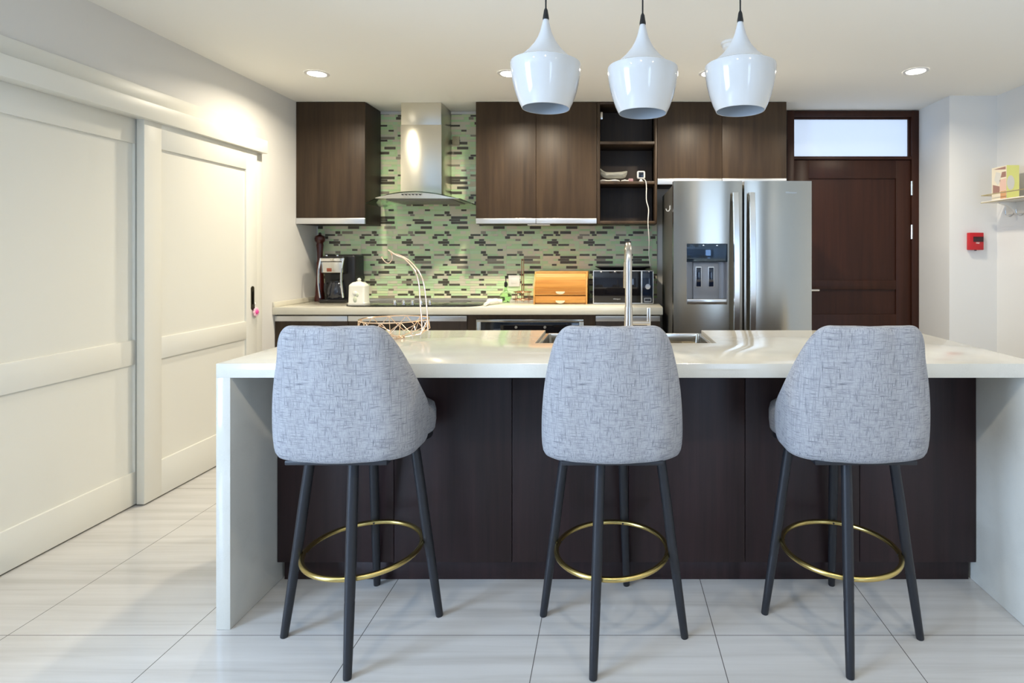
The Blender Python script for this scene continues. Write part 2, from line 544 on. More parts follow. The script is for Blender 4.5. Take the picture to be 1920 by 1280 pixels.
for (a, b_, c, d) in ((bx(1485), xr0, bz(225.5), bz(221.5)), (bx(1698.5), xr0, bz(296), bz(224))):
    w.box(a, b_, WB - .035, WB - .008, c, d, .002)
obj('window_frame', w, DRW, w1)

# ---- mosaic backsplash on the back wall
random.seed(4)
SHEET = [  # (thick?, dark stretches as fractions of the sheet width)
    (1, [(.12, .43)]), (0, [(.42, .725), (.245, .385)]), (1, []), (0, [(.755, .905)]),
    (1, [(.295, .44)]), (0, [(.01, .29), (.35, .48)]), (1, [(.475, .93)]), (0, [(.42, .73)]),
    (1, [(.475, .93)]), (0, [(.25, .385)]), (1, [(.64, .955)]), (0, []),
    (1, [(.295, .435), (.475, .78)]), (0, [(.01, .29), (.35, .485)]), (1, [(.96, 1.10)]), (0, [(.245, .39)])]
PW, PH1, PH0, G = .301, .0243, .0168, .0022
SHH = 8 * (PH1 + PH0)
def backsplash():
    m = MB()
    x0, x1, z0, z1 = -2.415, .392, .93, 2.452
    yf = WB - .010
    m.mi = 0
    m.box(x0, x1, yf + .0015, WB, z0, z1)
    xo = PX(745, WB - .01)
    zo = PZ(380, WB - .01) + PH1 / 2
    ks = range(-4, 6)
    def tile(a, c, za, zb, mi):
        a, c, za, zb = max(a, x0), min(c, x1), max(za, z0), min(zb, z1)
        if c - a < .003 or zb - za < .003: return
        m.mi = mi
        tt = (-.0004 + random.random() * .0008)
        m.face([(a, yf + tt, za), (c, yf + tt, za), (c, yf, zb), (a, yf, zb)])
    for sh in range(-4, 4):
        z = zo - sh * SHH
        for thick, darks in SHEET:
            h = PH1 if thick else PH0
            za, zb = z - h + G / 2, z - G / 2
            z -= h
            if zb < z0 or za > z1: continue
            for kx in range(-4, 9):
                ox = xo + kx * PW
                ds = [d for d in darks if random.random() < .93]
                segs, cur = [], 0.0 if not (darks and darks[-1][1] > 1) else darks[-1][1] - 1
                ds = sorted(ds)
                for a, c in ds:
                    segs.append((cur, a, 0)); segs.append((a, c, 1)); cur = c
                if cur < 1.0: segs.append((cur, 1.0 if not (darks and darks[-1][1] > 1) else max(cur, 1 + darks[-1][1] - 1), 0))
                for a, c, dk in segs:
                    if dk:
                        tile(ox + a * PW + G / 2, ox + c * PW - G / 2, za, zb, 6 if random.random() < .22 else 1)
                        continue
                    while c - a > .02:
                        w_ = random.choice((.14, .145, .30, .31, .45))
                        e = min(a + w_, c)
                        if c - e < .07: e = c
                        tile(ox + a * PW + G / 2, ox + e * PW - G / 2, za, zb, random.choice((2, 2, 3, 3, 4, 4, 5, 5)))
                        a = e
    return struct('wall_backsplash', m, [GROUT, T_DARK, T_GREEN, T_MINT, T_SAGE, T_STONE, T_TAUPE], 'green, grey and dark strip mosaic tiles behind the back worktop')
backsplash()
struct('trim_3', MB().box(-2.42, .40, WB - .016, WB, 2.450, 2.472, .002), WALL, 'thin white strip between mosaic and ceiling')

# ------------------------------------------------------------------ upper cabinets
YC = 4.378                     # face of the upper doors
def cx(px): return PX(px, YC)
def cz(py): return PZ(py, YC)
def pull(parent, x0, x1, z0, z1, yf):
    m = MB()
    m.prism([(yf - .004, z0), (yf + .016, z0), (yf + .016, z1), (yf - .002, z1), (yf - .004, z1 - .004)], 'x', x0, x1, .0012)
    return obj('handle', m, ALU, parent)

def upper(name, label, x0, x1, z0, doors, hz, group):
    t = thing(name, label, 'cabinet', ((x0 + x1) / 2, WB - .011, z0), group)
    c = MB()
    c.box(x0, x1, YC + .020, WB - .011, z0, H - .001, .001)
    obj('carcass', c, CABD, t)
    for a, e in doors:
        d = MB(); d.box(a + .0012, e - .0012, YC, YC + .019, hz, H - .003, .0012)
        dd = obj('door', d, CABW, t)
        pull(dd, a + .002, e - .002, z0 + .002, hz - .0005, YC)
    return t
G1 = 'wall cabinets along the back wall'
upper('wall_cabinet', 'brown single-door wall cabinet in the left corner beside the hood', WL + .001, cx(684.5), cz(420), [(WL + .002, cx(684.5))], cz(408.5), G1)
upper('wall_cabinet', 'brown double-door wall cabinet between the hood and the open shelves', cx(892), cx(1119), cz(419.5), [(cx(892), cx(1005)), (cx(1005), cx(1119))], cz(409), G1)
upper('wall_cabinet', 'brown double-door cabinet above the refrigerator', cx(1232.5), cx(1475), cz(346), [(cx(1232.5), cx(1354)), (cx(1354), cx(1475))], cz(334.5), G1)
# open shelf unit
ox0, ox1, oz0 = cx(1119.6), cx(1232), cz(419)
t = thing('open_shelf_cabinet', 'dark brown open shelf unit between wall cabinets, three compartments', 'cabinet', ((ox0 + ox1) / 2, WB - .011, oz0), None)
c = MB()
c.box(ox0, cx(1125), YC, WB - .03, oz0, H - .001, .001)
c.box(cx(1227.5), ox1, YC, WB - .03, oz0, H - .001, .001)
c.box(cx(1125), cx(1227.5), YC + .001, WB - .03, oz0, cz(414), .001)
c.box(cx(1125), cx(1227.5), YC + .001, WB - .03, cz(195), H - .001, .001)
obj('carcass', c, CABW, t)
c = MB(); c.box(ox0, ox1, WB - .03, WB - .011, oz0, H - .001); obj('back_panel', c, CABD, t)
for py in (264.8, 339.5):
    c = MB(); c.box(cx(1125), cx(1227.5), YC + .004, WB - .03, cz(py + 5.2), cz(py), .001); obj('shelf', c, CABW, t)
c = MB(); c.box(cx(1125), cx(1125) + .02, YC + .03, YC + .06, cz(222), cz(208), .002); obj('hinge', c, STEELH, t)
SHZ = cz(339.5) + .0008

# strip light under the double cabinet
c = MB(); c.box(cx(988), cx(1030), YC + .02, YC + .06, cz(419.5) - .010, cz(419.5) - .0005, .002)
tag(obj('cabinet_light', c, WHTP, origin=(cx(1009), YC + .04, cz(419.5))), 'thin white strip light under the double wall cabinet', 'light')

# things in the open shelf
yb = YC + .06
t = thing('baby_monitor_camera', 'white rounded square camera with dark face standing on the open shelf', 'camera', (PX(1202, yb), yb + .02, SHZ))
xc, zc = PX(1202, yb), PZ(328, yb)
c = MB(); c.box(xc - .032, xc + .032, yb - .01, yb + .03, zc - .030, zc + .032, .012, 4); obj('housing', c, WHTP, t)
c = MB(); c.box(xc - .020, xc + .020, yb - .014, yb - .008, zc - .019, zc + .022, .0025, 2); fp = obj('face', c, BLUEG, t)
c = MB(); c.tube([(xc, yb - .016, zc + .004), (xc, yb - .012, zc + .004)], .008, 14); obj('lens', c, BLKG, fp)
c = MB(); c.lathe([(.024, SHZ), (.024, SHZ + .004), (.012, SHZ + .012), (.008, zc - .028)], (xc, yb + .012), 16); obj('stand', c, WHTP, t)
# its cable drops in front of the shelf and backsplash to behind the microwave
pts = [(1205, 335, yb + .03), (1209, 337, yb - .01), (1211, 341, YC - .012), (1212, 352, YC - .012), (1212, 375, YC - .010), (1216, 392, YC - .010), (1215, 418, YC - .008), (1217, 450, YC + .03), (1217, 480, YC + .1), (1220, 500, YC + .15), (1223, 512, YC + .18), (1224, 530, YC + .2)]
c = MB()
P3 = [Vector((PX(a, y), y, PZ(b_, y))) for a, b_, y in pts]
def smooth(P, n=6):
    out = []
    for i in range(len(P) - 1):
        p0, p1, p2, p3 = P[max(i - 1, 0)], P[i], P[i + 1], P[min(i + 2, len(P) - 1)]
        for k in range(n):
            u = k / n
            out.append(0.5 * ((2 * p1) + (-p0 + p2) * u + (2 * p0 - 5 * p1 + 4 * p2 - p3) * u * u + (-p0 + 3 * p1 - 3 * p2 + p3) * u ** 3))
    out.append(P[-1])
    return out
c.tube(smooth(P3), .0034, 6)
tag(obj('power_cable', c, WHTP, origin=P3[3]), 'thin white cable hanging from the shelf camera to the microwave', 'cable')
# plastic bag
random.seed(11)
y0 = YC + .10
bagp = []
prof = [(1125, 314, 326), (1128, 318, 330), (1133, 321, 334), (1140, 322.5, 335), (1150, 323, 335), (1160, 322, 335), (1168, 321.5, 334.5), (1174, 321, 332), (1176, 320.5, 324)]
c = MB()
rings = []
for px, top, bot in prof:
    x = PX(px, y0)
    zt_, zb_ = PZ(top, y0), max(PZ(bot, y0), SHZ + .021)
    zm, hz = (zt_ + zb_) / 2, (zt_ - zb_) / 2
    rings.append([(x + .006 * random.uniform(-1, 1), y0 + .05 * math.cos(2 * math.pi * k / 14) * (1 + .5 * random.uniform(-1, 1)), zm + hz * math.sin(2 * math.pi * k / 14) * (1.08 + .22 * random.uniform(-1, .5))) for k in range(14)])
c.loft(rings)
tag(obj('plastic_bag', c, BAG, origin=(PX(1150, y0), y0, SHZ + .02), subsurf=1), 'crumpled clear plastic bag lying on white packets on the open shelf', 'bag')
for (a, e, lab) in ((1124.6, 1162.5, 'longer white packet under the plastic bag on the open shelf'), (1165, 1179, 'short white packet at right end below the plastic bag')):
    c = MB()
    xa, xe = PX(a, y0 - .03), PX(e, y0 - .03)
    nseg = 9
    rr = []
    for i in range(nseg):
        u = i / (nseg - 1)
        hh = .0095 + .0015 * math.sin(u * 11 + a)
        if i in (0, nseg - 1): hh *= .7
        rr.append([(xa + (xe - xa) * u, y0 - .02 + .035 * math.cos(2 * math.pi * k / 12), SHZ + hh + hh * math.sin(2 * math.pi * k / 12)) for k in range(12)])
    c.loft(rr)
    tag(obj('white_packet', c, WHTP, origin=((xa + xe) / 2, y0 - .02, SHZ)), lab, 'packet', 'white packets on the open shelf')
c = MB(); c.box(PX(1178, y0), PX(1187, y0), y0 - .03, y0 + .03, SHZ + .001, SHZ + .030, .006)
tag(obj('snack_wrapper', c, FILM, origin=(PX(1182, y0), y0, SHZ)), 'small mauve wrapper beside the white packets on the open shelf', 'wrapper')

# ------------------------------------------------------------------ range hood
hx0, hx1, hyf = -1.627, -1.308, 4.40
t = thing('range_hood', 'stainless chimney hood with curved glass canopy on the mosaic wall', 'range hood', (-1.467, WB - .011, 1.70))
c = MB(); c.box(hx0, hx1, hyf, WB - .012, 1.745, 2.30, .003); obj('chimney', c, HOODST, t)
c = MB(); c.box(hx0 + .003, hx1 - .003, hyf + .003, WB - .012, 2.29, H - .001, .003); obj('chimney_sleeve', c, HOODST, t)
xm = -1.46
def arc(x, w=.41, top=1.760, drop=.078): return top - drop * ((x - xm) / w) ** 2
ybow = lambda x: 4.20 + .13 * ((x - xm) / .41) ** 2
c = MB()
n = 28
top, bot = [], []
for i in range(n + 1):
    x = xm - .405 + .81 * i / n
    top.append(x)
rows = []
for yk in (0, 1):
    pass
def ring_at(u):
    r1, r2 = [], []
    for x in top:
        y = ybow(x) + (WB - .013 - ybow(x)) * u
        r1.append((x, y, arc(x))); r2.append((x, y, arc(x) - .006))
    return r1 + r2[::-1]
c.loft([ring_at(u) for u in (0, .25, .5, .75, 1)])
obj('glass_canopy', c, GLASSC, t)
c = MB()
bx0, bx1 = -1.745, -1.125
ub = []
for i in range(21):
    x = bx0 + (bx1 - bx0) * i / 20
    ub.append((x, max(arc(x) - .009, 1.712)))
poly = [(bx0, 1.708)] + ub + [(bx1, 1.708)]
front = [(x, 4.165 + .05 * ((x - xm) / .31) ** 2 + (z - 1.708) * .9, z) for x, z in poly]
back = [(x, WB - .013, z) for x, z in poly]
c.loft([front, back])
obj('hood_body', c, HOODST, t)
for k in range(6):
    c = MB(); x = xm - .075 + k * .026
    c.tube([(x, 4.180, 1.734), (x, 4.20, 1.734)], .0045, 10); obj('button', c, BLKP, t)
c = MB()
c.box(bx0 + .06, bx1 - .06, 4.26, WB - .05, 1.700, 1.709, .002)
obj('grease_filter', c, GREYP, t)

# beige socket on the mosaic behind the hood, white socket above the worktop
yw = WB - .010
def plate(px0, px1, py0, py1, mat, label):
    t = thing('wall_socket', label, 'socket', (PX((px0 + px1) / 2, yw), yw, PZ((py0 + py1) / 2, yw)), 'wall sockets on the mosaic')
    x0, x1, z0, z1 = PX(px0, yw), PX(px1, yw), PZ(py1, yw), PZ(py0, yw)
    c = MB(); c.box(x0, x1, yw - .009, yw - .0005, z0, z1, .002); obj('face_plate', c, mat, t)
    c = MB(); c.box(x0 + .022, x1 - .022, yw - .0105, yw - .008, z0 + .024, z1 - .020, .001); obj('rocker', c, mat, t)
plate(848.5, 862, 256, 272.5, M('beige_plastic', (0.52, 0.46, 0.30), 0.4), 'beige blank socket plate high on the mosaic right of the hood')
plate(953.5, 975, 516, 537, WHTP, 'white square socket plate on the mosaic above the green bottle')

# ------------------------------------------------------------------ back worktop and base units
ZW, YW = .911, 4.07
wt = thing('back_worktop', 'cream stone worktop running along the back wall below the mosaic', 'worktop', (-1.0, WB - .012, ZW))
c = MB(); c.box(WL + .001, .384, YW, WB - .012, ZW - .055, ZW, .004); obj('slab', c, QZB, wt)
c = MB(); c.box(WL + .001, WL + .016, YW + .002, WB - .03, ZW, ZW + .036, .003); obj('upstand', c, QZB, wt)
YBF = 4.10
def ux(px): return PX(px, YBF)
G2 = 'base cabinets under the back worktop'
def base(x0, x1, label, hd=True):
    t = thing('base_cabinet', label, 'cabinet', ((x0 + x1) / 2, WB - .012, 0), G2)
    c = MB(); c.box(x0, x1, YBF + .020, WB - .013, .10, ZW - .056); obj('carcass', c, CABD, t)
    c = MB(); c.box(x0 + .001, x1 - .001, YBF + .05, YBF + .065, .0, .10); obj('plinth', c, CABD, t)
    if hd:
        c = MB(); c.box(x0 + .0015, x1 - .0015, YBF, YBF + .019, .105, .806, .001); d = obj('door', c, CABW, t)
        pull(d, x0 + .002, x1 - .002, .807, .846, YBF - .004)
    return t
base(WL + .002, ux(652.5), 'brown base cabinet in the left corner of the back worktop')
base(ux(653), ux(876), 'wide brown base cabinet under the cooktop, left of the oven')
base(ux(1116.5), ux(1238), 'narrow brown base cabinet right of the oven beside the refrigerator')
oh = thing('oven_housing', 'brown housing cabinet around the built-in oven', 'cabinet', (ux(996), WB - .012, 0), G2)
c = MB()
c.box(ux(876.5), ux(893), YBF, WB - .013, 0, ZW - .056); c.box(ux(1095), ux(1116), YBF, WB - .013, 0, ZW - .056)
c.box(ux(893), ux(1095), YBF, WB - .013, PZ(598, YBF), ZW - .056); c.box(ux(893), ux(1095), YBF, WB - .013, 0, .22)
obj('carcass', c, CABW, oh)
ov = thing('oven', 'built-in black glass oven with stainless frame under the back worktop', 'oven', (ux(994), WB - .10, .223))
x0, x1, zt_ = ux(893.5), ux(1094.5), PZ(598.5, YBF)
c = MB()
c.box(x0, x1, YBF - .012, WB - .1, zt_ - .018, zt_, .002); c.box(x0, x0 + .033, YBF - .012, YBF + .06, .223, zt_ - .017, .002)
c.box(x1 - .033, x1, YBF - .012, YBF + .06, .223, zt_ - .017, .002); c.box(x0, x1, YBF - .012, WB - .1, .223, .245, .002)
obj('frame', c, STEEL, ov)
c = MB(); c.box(x0 + .033, x1 - .033, YBF - .010, YBF + .05, .70, zt_ - .019, .002); cp = obj('control_panel', c, BLKG, ov)
for px in (968, 1022):
    c = MB(); xx = ux(px); c.tube([(xx, YBF - .016, PZ(613, YBF)), (xx, YBF - .008, PZ(613, YBF))], .010, 14); obj('knob', c, GREYP, cp)
c = MB(); c.box(x0 + .033, x1 - .033, YBF - .014, YBF + .05, .246, .697, .002); dr = obj('door', c, BLKG, ov)
c = MB()
c.tube([(x0 + .08, YBF - .05, .655), (x1 - .08, YBF - .05, .655)], .009, 10)
for xx in (x0 + .10, x1 - .10): c.tube([(xx, YBF - .05, .655), (xx, YBF - .012, .655)], .006, 8)
obj('handle', c, STEELH, dr)

# cooktop
ct = thing('cooktop', 'black glass cooktop with rounded front corners and chrome knobs on the back worktop', 'cooktop', (-1.41, 4.34, ZW))
def rrect(x0, x1, y0, y1, r, n=8):
    o = []
    for (ax, ay, a0) in ((x1 - r, y1 - r, 0), (x0 + r, y1 - r, 90), (x0 + r, y0 + r, 180), (x1 - r, y0 + r, 270)):
        for i in range(n + 1):
            a = math.radians(a0 + 90 * i / n)
            o.append((ax + r * math.cos(a), ay + r * math.sin(a)))
    return o
c = MB(); c.prism(rrect(-1.95, -.945, 4.085, 4.62, .13), 'z', ZW + .0005, ZW + .008, .002); obj('glass_top', c, BLKG, ct)
for k, px in enumerate((740.5, 757, 773.5, 790, 806)):
    yk = 4.20
    c = MB(); x = PX(px, yk)
    c.lathe([(.017, ZW + .008), (.017, ZW + .014), (.013, ZW + .018), (.012, ZW + .038), (.009, ZW + .042)], (x, yk), 18); obj('knob', c, CHROME, ct)
for (x, y, r) in ((-1.60, 4.46, .10), (-1.18, 4.47, .085), (-1.38, 4.33, .07)):
    c = MB(); c.tube([(x + r * math.cos(a), y + r * math.sin(a), ZW + .0081) for a in [2 * math.pi * i / 40 for i in range(40)]], .0008, 4, closed=True); obj('hob_ring', c, GREYP, ct)

# pepper mill
ym = 4.60
xm_ = PX(600, ym)
zt_ = PZ(436, ym)
prof = [(.0, ZW), (.042, ZW + .001), (.042, ZW + .02), (.036, ZW + .05), (.033, ZW + .12), (.028, ZW + .20), (.024, ZW + .27), (.027, ZW + .30), (.021, ZW + .315), (.022, ZW + .38), (.028, ZW + .44), (.024, ZW + .455), (.036, ZW + .47), (.040, ZW + .49), (.034, ZW + .508), (.014, ZW + .518), (.009, ZW + .525)]
t = thing('pepper_mill', 'very tall red-brown turned wooden pepper mill behind the coffee maker', 'pepper mill', (xm_, ym, ZW))
k = (zt_ - .012 - ZW) / .525
c = MB(); c.lathe([(r, ZW + (z - ZW) * k) for r, z in prof[1:]], (xm_, ym), 24); obj('body', c, MILLW, t)
c = MB(); c.sphere((xm_, ym, zt_ - .009), .011, 12); obj('knob', c, BLKP, t)

# coffee maker
yc0 = 4.40
x0, x1 = PX(597, yc0), PX(656, yc0)
xc1 = PX(641, yc0)
zt_ = PZ(477, 4.5)
t = thing('coffee_maker', 'black drip coffee maker with chrome front arms and glass jug', 'coffee maker', ((x0 + x1) / 2, 4.52, ZW))
c = MB()
c.box(x0 - .004, x1, 4.49, 4.665, ZW + .001, zt_, .022, 4)
c.box(x0, xc1 + .02, 4.40, 4.62, ZW + .001, ZW + .028, .010, 3)
c.box(x0 + .010, xc1 + .005, 4.42, 4.60, PZ(513, 4.42), zt_ - .012, .014, 3)
obj('housing', c, BLKP, t)
for xa, sg in ((x0 - .004, 1), (xc1 + .002, -1)):
    c = MB()
    xa += (.012 if sg > 0 else 0)
    P = [Vector((xa + .006, 4.41, PZ(484, 4.41))), Vector((xa - .002, 4.395, PZ(505, 4.4))), Vector((xa - .003, 4.392, PZ(530, 4.4))), Vector((xa + .008, 4.398, PZ(558, 4.4)))]
    c.tube(smooth(P), .0075, 8); obj('chrome_arm', c, CHROME, t)
c = MB(); c.box(x0 + .010, xc1 + .006, 4.402, 4.425, PZ(490, 4.41), PZ(484, 4.41), .004); obj('lid_trim', c, CHROME, t)
c = MB(); c.box(x0 + .016, xc1 + .0, 4.408, 4.43, PZ(511, 4.41), PZ(491, 4.41), .003); cp = obj('control_panel', c, STEELH, t)
c = MB(); c.box(x0 + .062, x0 + .098, 4.404, 4.412, PZ(509, 4.41), PZ(502.5, 4.41), .001); obj('display', c, M('red_brown_display', (0.25, 0.06, 0.03), 0.3), cp)
for k in range(2):
    c = MB(); c.tube([(x0 + .045 + .085 * k, 4.44, zt_ - .012), (x0 + .045 + .085 * k, 4.44, zt_ - .004)], .010, 12); obj('button', c, CHROME, t)
xj = (x0 + xc1) / 2 + .012
c = MB(); c.lathe([(.060, ZW + .029), (.068, ZW + .05), (.068, ZW + .10), (.055, ZW + .145), (.048, ZW + .160)], (xj, 4.485), 24); jg = obj('glass_jug', c, JUGG, t)
c = MB(); c.lathe([(.050, ZW + .160), (.050, ZW + .172), (.02, ZW + .178)], (xj, 4.485), 20); obj('jug_lid', c, BLKP, jg)
c = MB(); c.tube(smooth([Vector((xj - .045, 4.43, ZW + .155)), Vector((xj - .052, 4.405, ZW + .15)), Vector((xj - .050, 4.400, ZW + .09)), Vector((xj - .045, 4.425, ZW + .05))]), .008, 8); obj('jug_handle', c, BLKP, jg)

# white lidded jar
yj = 4.19
ZJ = ZW + .0083
xj = PX(673, yj)
t = thing('ceramic_jar', 'white square ceramic jar with knob lid at the left end of the cooktop', 'jar', (xj, yj, ZJ))
hw = .062
zs = PZ(531, yj)
def sq(h, z, r=.3): return [(xj + a * h, yj + b_ * h * .75, z) for a, b_ in rrect(-1, 1, -1, 1, r, 4)]
c = MB(); c.loft([sq(hw * 1.06, ZJ), sq(hw * 1.08, ZJ + .013), sq(hw, ZJ + .020), sq(hw * .96, zs - .02)]); obj('body', c, WHTC, t)
c = MB(); c.loft([sq(hw * .97, zs - .02), sq(hw * .90, zs - .008), sq(hw * .60, zs + .008), sq(hw * .26, zs + .012), sq(hw * .24, zs + .016)]); ld = obj('lid', c, WHTC, t)
c = MB(); c.sphere((xj + .002, yj, zs + .026), .014, 14); obj('knob', c, WHTC, ld)
c = MB()
c.sphere((xj + .008, yj - hw * .74, ZW + .085), .014, 12, sx=.8, sy=.25, sz=1.1)
c.sphere((xj - .008, yj - hw * .745, ZW + .05), .016, 12, sx=.9, sy=.2, sz=1.5)
obj('leaf_motif', c, M('grey_green_relief', (0.68, 0.72, 0.54), 0.3), t)
c = MB(); c.sphere((xj - .010, yj - hw * .72, ZW + .095), .017, 12, sy=.5); obj('flower_relief', c, WHTC, t)

# little items between cooktop and bread box
yg = 4.46
xg = PX(948.5, yg)
t = thing('oil_bottle', 'round green glass oil bottle with dark pourer on the back worktop', 'bottle', (xg, yg, ZW))
zb = ZW
c = MB(); c.lathe([(.030, zb + .001), (.032, zb + .012), (.044, zb + .035), (.047, zb + .055), (.040, zb + .075), (.016, zb + .090), (.011, zb + .10), (.010, zb + .130)], (xg, yg), 28); obj('glass', c, GLASSG, t)
c = MB(); c.lathe([(.009, zb + .122), (.014, zb + .136), (.012, zb + .158), (.004, zb + .166), (.0035, zb + .200)], (xg, yg), 14)
c.tube([(xg, yg, zb + .198), (xg - .002, yg - .005, zb + .206), (xg + .016, yg - .01, zb + .206)], .006, 8); obj('pourer', c, BLKP, t)

# copper wire cup rack
yk = 4.52
t = thing('copper_wire_rack', 'small copper wire rack with two tall rods left of the bread box', 'rack', (PX(980, yk), yk, ZW))
c = MB()
for px, dy in ((977.5, .02), (982.5, -.02)):
    c.tube([(PX(px, yk), yk + dy, ZW + .004), (PX(px, yk), yk + dy, PZ(486, yk))], .0035, 8)
c.tube([(PX(977.5, yk), yk + .02, PZ(486, yk)), (PX(982.5, yk), yk - .02, PZ(486, yk))], .0035, 8)
obj('rods', c, COPPER, t)
for pz, r in ((547, .072), (561, .078)):
    c = MB(); z = PZ(pz, yk)
    c.tube([(PX(980, yk) + r * math.cos(a), yk + .06 * math.sin(a), z) for a in [2 * math.pi * i / 32 for i in range(32)]], .003, 6, closed=True); obj('ring', c, COPPER, t)
for a in range(4):
    c = MB()
    an = math.pi / 4 + a * math.pi / 2
    c.tube([(PX(980, yk) + .072 * math.cos(an), yk + .058 * math.sin(an), ZW + .002), (PX(980, yk) + .070 * math.cos(an), yk + .056 * math.sin(an), PZ(547, yk))], .0025, 6)
    obj('wire_leg', c, COPPER, t)

# white hand blender lying by the cooktop
yt = 4.26
t = thing('handheld_tool', 'white pistol-shaped plastic kitchen tool lying at the right edge of the cooktop', 'kitchen tool', (PX(924, yt), yt, ZW))
c = MB()
c.tube(smooth([Vector((PX(941, 4.33), 4.33, ZW + .022)), Vector((PX(931, 4.3), 4.30, ZW + .025)), Vector((PX(921, 4.25), 4.25, ZW + .025)), Vector((PX(914, 4.22), 4.22, ZW + .025))]), [.010] + [.016] * 5 + [.021] * 6 + [.023] * 5 + [.018, .010], 12); obj('barrel', c, WHTP, t)
c = MB(); c.tube([(PX(914.5, 4.22), 4.22, ZW + .018), (PX(909.5, 4.13), 4.13, ZW + .0145)], [.014, .012], 10); obj('grip', c, WHTP, t)

# bread box
yb0 = 4.30
x0, x1 = PX(1000, yb0), PX(1101, yb0)
zt_ = PZ(510, yb0)
t = thing('bread_box', 'honey bamboo roll-top bread box with a drawer on the back worktop', 'bread box', ((x0 + x1) / 2, 4.47, ZW))
side = [(4.30, ZW + .001), (4.655, ZW + .001), (4.655, zt_), (4.40, zt_), (4.345, zt_ - .05), (4.315, zt_ - .11), (4.30, ZW + .06)]
for a, e in ((x0, x0 + .011), (x1 - .011, x1)):
    c = MB(); c.prism(side, 'x', a, e, .0015); obj('side_panel', c, BAMT, t)
c = MB(); c.box(x0 + .010, x1 - .010, 4.385, 4.655, zt_ - .012, zt_ - .001, .0015); c.box(x0 + .010, x1 - .010, 4.64, 4.655, ZW + .001, zt_ - .01); c.box(x0 + .01, x1 - .01, 4.32, 4.655, ZW + .001, ZW + .010); obj('case', c, BAMT, t)
# tambour: curve of slats
cv = [(4.310, ZW + .068), (4.312, ZW + .10), (4.320, ZW + .145), (4.338, ZW + .185), (4.365, ZW + .215), (4.40, zt_ - .012)]
cvs = smooth([Vector((0, a, b_)) for a, b_ in cv], 2)
pl = []
for v0, v1 in zip(cvs, cvs[1:]):
    dv = v1 - v0
    nm = Vector((0, -dv.z, dv.y)).normalized()
    pl.append((v0.y, v0.z))
    pl.append((v1.y + nm.y * .008, v1.z + nm.z * .008 - .0004))
poly = pl + [(v.y + .012, v.z) for v in cvs[::-1]]
c = MB(); c.prism(poly, 'x', x0 + .012, x1 - .012); rl = obj('roll_top', c, BAM, t)
c = MB(); c.box(x0 + .012, x1 - .012, 4.305, 4.33, ZW + .012, ZW + .062, .0015); dw = obj('drawer', c, BAM, t)
def moon(z, y, par):
    c = MB()
    xc = (x0 + x1) / 2
    pts = [(xc + .036 * math.cos(a), z + .022 * math.sin(a)) for a in [math.pi + math.pi * i / 14 for i in range(15)]]
    c.prism(pts, 'y', y - .016, y - .001, .003); obj('handle', c, M('cream_handle', (0.72, 0.66, 0.48), 0.35) if 'cream_handle' not in bpy.data.materials else bpy.data.materials['cream_handle'], par)
moon(PZ(546.5, 4.3), 4.315, rl)
moon(PZ(563.5, 4.3), 4.306, dw)

# microwave
ymw = 4.30
x0, x1 = PX(1112, ymw), PX(1225.5, ymw)
z0, z1 = PZ(569.5, ymw), PZ(507, ymw)
t = thing('microwave', 'black microwave oven with silver edging on the back worktop right of the bread box', 'microwave', ((x0 + x1) / 2, 4.46, ZW))
c = MB(); c.box(x0 + .003, x1 - .003, ymw + .012, 4.655, z0, z1 - .002, .004); obj('case', c, BLKP, t)
for px in (x0 + .05, x1 - .05):
    for yy in (4.35, 4.60):
        c = MB(); c.lathe([(.014, ZW + .0005), (.014, z0 + .002)], (px, yy), 12); obj('foot', c, BLKP, t)
c = MB()
e = .0055
c.box(x0, x1, ymw - .001, ymw + .014, z1 - e, z1, .001); c.box(x0, x1, ymw - .001, ymw + .014, z0, z0 + e * 1.3, .001)
c.box(x0, x0 + e, ymw - .0008, ymw + .014, z0, z1, .001); c.box(x1 - e, x1, ymw - .0008, ymw + .014, z0, z1, .001)
obj('edge_trim', c, ALU, t)
xp = PX(1203.5, ymw)
c = MB(); c.box(x0 + e, xp, ymw + .001, ymw + .012, z0 + e, z1 - e, .001); dr = obj('door', c, BLKG, t)
c = MB(); c.box(xp - .006, xp + .004, ymw - .004, ymw + .010, z0 + e, z1 - e, .002); obj('handle', c, ALU, dr)
c = MB(); c.box(xp + .004, x1 - e, ymw + .001, ymw + .012, z0 + e, z1 - e, .001); cp = obj('control_panel', c, BLUEG, t)
c = MB(); xk = (xp + x1) / 2
c.tube([(xk, ymw - .012, PZ(537, ymw)), (xk, ymw + .002, PZ(537, ymw))], .020, 20); obj('dial', c, CHROME, cp)
c = MB()
for a, b_, d, f_ in ((xk - .027, xk + .027, PZ(559.5, ymw), PZ(558.3, ymw)), (xk - .027, xk + .027, PZ(566, ymw), PZ(564.8, ymw)), (xk - .027, xk - .023, PZ(566, ymw), PZ(558.3, ymw)), (xk + .023, xk + .027, PZ(566, ymw), PZ(558.3, ymw))):
    c.box(a, b_, ymw - .001, ymw + .002, d, f_)
obj('open_button', c, ALU, cp)
text_mesh('logo', 'Whirlpool', .013, ALU, dr, (PX(1156.5, ymw), ymw + .0004, PZ(560.5, ymw)))
